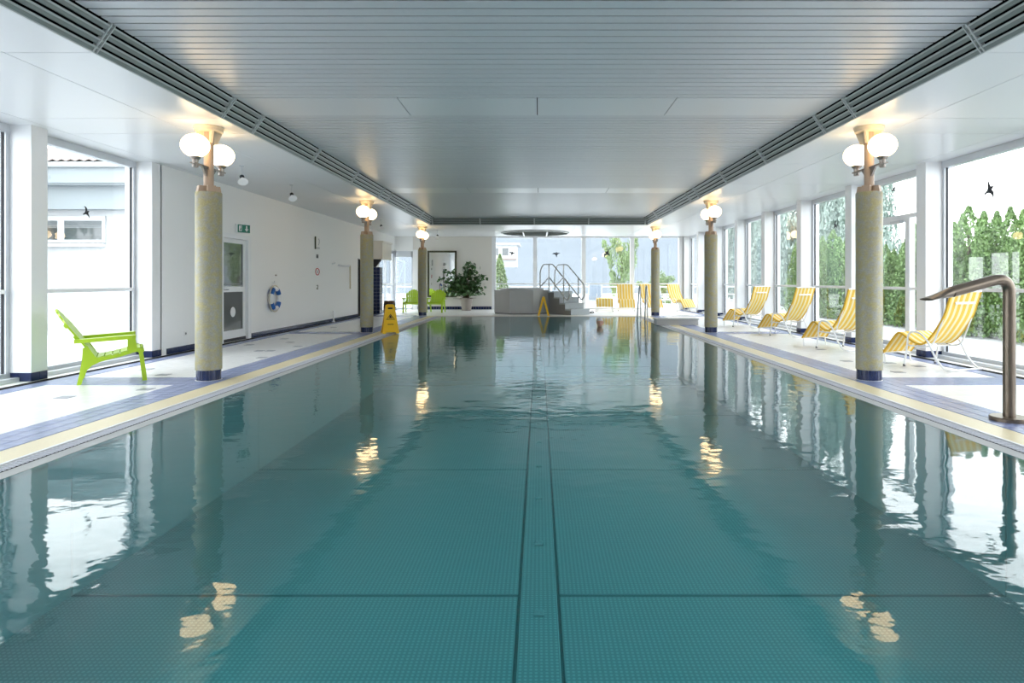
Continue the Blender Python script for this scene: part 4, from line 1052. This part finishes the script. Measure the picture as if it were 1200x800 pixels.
def tree(name, kind, v, leaf, loc, h, w_, label, group, trunk=.25):
    t = thing(name, label, 'tree', loc, random.uniform(0, 6.28), group)
    key = (kind, v, leaf)
    if key not in CM: CM[key] = raw_mesh(CR[kind][v], 'foliage', leaf)
    o = link('foliage', CM[key], t); o.scale = (h * w_, h * w_, h); tag(o, kind='stuff')
    part(t, 'trunk', 'tr', lambda m: m.tube([(0, 0, -.02), (.02, 0, .5), (0, .01, .8)], [.035, .025, .008], 8), 'bark').scale = (h * .8, h * .8, h)
    return t
rnd = random.Random(11)
for k in range(17):
    y = 9.6 + k * 0.92
    tree('hedge_conifer', 'hedge', k % 2, 'leaf_hedge', (10.5 + rnd.uniform(-.25, .25), y, -.06), rnd.uniform(2.35, 3.25), .70, 'bushy green conifer of the hedge beyond the right windows', 'hedge conifers outside')
for k in range(8):
    tree('spruce_tree', 'hedge', k % 2, 'leaf_blue', (12.6 + rnd.uniform(-.6, .6), 24.5 + k * 2.6, -.06), rnd.uniform(6.0, 9.0), .42, 'tall grey-green spruce standing beyond the hedge', 'spruces beyond the hedge')
tree('slim_conifer', 'slim', 0, 'leaf_light', (-1.82, 29.5, -.06), 2.5, .85, 'slim bright green conifer outside the end window by the whirlpool', None)
tree('birch_tree', 'loose', 0, 'leaf_light', (4.7, 35.5, -1.2), 5.0, .36, 'loose light green tree outside the end window', None)
tree('leafy_bush', 'loose', 1, 'leaf_light', (7.0, 36.5, -1.0), 2.7, .8, 'low light green bush outside the end window', None)
tree('leafy_tree', 'loose', 1, 'leaf_light', (-14.4, 14.2, -.06), 5.6, .5, 'leafy tree overhanging the roof of the white house', None)
# terrace railing beyond the end glass
rl = thing('terrace_railing', 'white horizontal railing on the terrace beyond the end glass', 'railing', (0, 30.6, -.06))
for k in range(13): part(rl, 'railing_post', 'rl_p', lambda m: m.box(-.025, .025, -.025, .025, 0, 1.0), 'rail_white', (-9 + k * 1.6, 0, 0))
for z in (.35, .62, .98): MB().box(-9.1, 10.3, -.02, .02, z - .025, z + .025).build('railing_bar', 'rail_white', rl)
# grey loungers outside
def deckchair(loc, rz, label):
    c = thing('deck_chair', label, 'deck chair', loc, rz, 'grey deck chairs on the terrace')
    part(c, 'sling', 'dc_s', lambda m: m.prism([(-.16, 1.05), (-.13, 1.05), (.12, .40), (.55, .38), (.55, .355), (.10, .37)], XZ(0), -.27, .27), 'grey_fabric')
    for s in (-1, 1):
        part(c, 'side_frame', 'dc_f%d' % s, lambda m: m.tube(bez([(.55, s * .29, 0), (.5, s * .29, .36), (.1, s * .29, .38), (-.16, s * .29, 1.07)], .05), .016, 8), 'rail_white')
        part(c, 'rear_leg', 'dc_l%d' % s, lambda m: m.tube([(.3, s * .29, .38), (-.1, s * .29, 0)], .014, 8), 'rail_white')
    part(c, 'armrest', 'dc_a', lambda m: (m.box(-.05, .45, -.32, -.27, .58, .6), m.box(-.05, .45, .27, .32, .58, .6)), 'grey_fabric')
deckchair((2.55, 28.6, -.06), R(-100), 'grey deck chair on the terrace behind the lowered yellow lounger')
deckchair((5.25, 28.6, -.06), R(-80), 'grey deck chair on the terrace behind the far corner loungers')
# white house to the left
hs = thing('white_house', 'white house with deep fascia and tiled roof beyond the left windows', 'building', (0, 0, -.06))
MB().box(-24, -10.15, 16.0, 22, 0, 3.1).build('house_wall', 'facade_white', hs)
MB().box(-24, -10.1, 15.75, 22, 3.05, 3.62).build('soffit_band', 'fascia', hs)
for k in range(5): MB().box(-24 + k * 2.78, -24 + (k + 1) * 2.78 - .015, 15.45, 15.6, 3.66, 4.06).build('fascia_panel', 'fascia', hs)
MB().box(-24, -10.1, 15.5, 22, 3.62, 4.04).build('eaves_box', 'fascia', hs)
MB().tube([(-24, 15.38, 4.10), (-10.0, 15.38, 4.10)], .07, 10).build('gutter', 'facade_white', hs)
rf = MB(); L = 4.6
nx = 2 * int(13.9 / .22)
for i in range(nx + 1):
    x_ = -24 + i * .11; dz = .05 if i % 2 else 0
    for j in range(2): rf.v.append((x_, 15.3 + j * 4.2, 4.16 + dz + j * 1.15))
for i in range(nx): rf.f.append((2 * i, 2 * i + 2, 2 * i + 3, 2 * i + 1)); rf.sm.append(True)
ro_ = link('roof_tiles', raw_mesh(rf, 'roof_tiles', 'roof_clay'), hs); tag(ro_, kind='stuff')
MB().prism([(15.3, 4.1), (19.5, 5.28), (22, 4.5), (22, 4.04), (15.5, 4.04)], lambda u, v, h: (h, u, v), -24, -10.12).build('roof_body', 'facade_white', hs)
MB().box(-19.2, -18.6, 17.6, 18.2, 4.6, 5.9).build('chimney', 'roof_clay', hs)
for x0, x1 in ((-12.0, -11.04), (-13.35, -12.16), (-16.6, -15.3)):
    wn = MB(); wn.box(x0 - .08, x1 + .08, 15.95, 16.02, 2.78, 2.90); wn.box(x0 - .08, x1 + .08, 15.95, 16.02, 2.22, 2.30); wn.box(x0 - .08, x0, 15.95, 16.02, 2.3, 2.78); wn.box(x1, x1 + .08, 15.95, 16.02, 2.3, 2.78)
    wf = wn.build('house_window', 'facade_white', hs)
    MB().box(x0, x1, 15.975, 15.99, 2.3, 2.78).build('pane', 'window_dark', wf)
    for k in range(4): MB().box(x0 + .01, x1 - .01, 15.965, 15.975, 2.60 + k * .045, 2.632 + k * .045).build('blind_slat', 'blind_grey', wf)
MB().box(-16.9, -10.98, 15.86, 16.0, 2.12, 2.20).build('window_ledge', 'facade_white', hs)
# far chalet on the slope and the wooded hillside
ch = thing('hillside_house', 'white house with overhanging roof far off beyond the end window', 'building', (-2.9, 62, 3.6))
MB().box(-2.2, .7, 0, 4, -1.0, 1.15).build('house_wall', 'facade_white', ch); MB().box(-2.5, 1.0, -.5, 4.4, 1.15, 1.3).build('roof', 'facade_white', ch)
MB().box(-2.2, .7, -.5, 0, -.35, -.2).build('balcony', 'roof_clay', ch)
for x_ in (-1.4, -.4): MB().box(x_ - .3, x_ + .3, -.02, .02, .1, .8).build('window', 'window_dark', ch)
hl = MB(); rnd = random.Random(5)
NX, NY = 70, 26
for j in range(NY):
    for i in range(NX):
        x_ = -70 + 140 * i / (NX - 1); y_ = 64 + 150 * j / (NY - 1); q = j / (NY - 1)
        fo = max(0.0, min(1.0, (62 - abs(x_)) / 26))
        hl.v.append((x_ + rnd.uniform(-.3, .3), y_, -6 + 62 * fo * q ** .8 * (1 + .12 * math.sin(i * .3 + 1)) + rnd.uniform(-.15, .15)))
for j in range(NY - 1):
    for i in range(NX - 1):
        a = j * NX + i; hl.f.append((a, a + 1, a + NX + 1, a + NX)); hl.sm.append(True)
tag(link('hillside', raw_mesh(hl, 'hillside', 'forest_hazed')), 'hazy wooded hillside beyond the end window', 'hill', None, 'structure')
# bent steel rail outside the far left window
hr2 = thing('outdoor_handrail', 'bent grey steel handrail outside the far left window', 'handrail', (-6.45, 29, -.06))
MB().tube(bez([(.0, 0, 2.3), (.05, 0, 2.16), (.30, 0, 2.14), (.03, 0, 1.28), (.0, 0, 0)], .03), .022, 8).build('rail_tube', 'grey_fabric', hr2)
MB().tube([(.30, 0, 2.14), (.30, 0, 0)], .018, 8).build('post', 'grey_fabric', hr2)
sk = thing('wall_socket', 'small white socket low on the wall beside the glass door', 'socket', (-WX, 10.8, .30))
MB().box(0, .012, -.045, .045, -.045, .045).build('cover_plate', 'coping_white', sk); MB().lathe([(.02, 0), (.02, .003)], n=14).build('outlet', 'blind_grey', sk, (.012, 0, 0)).rotation_euler = (0, R(90), 0)
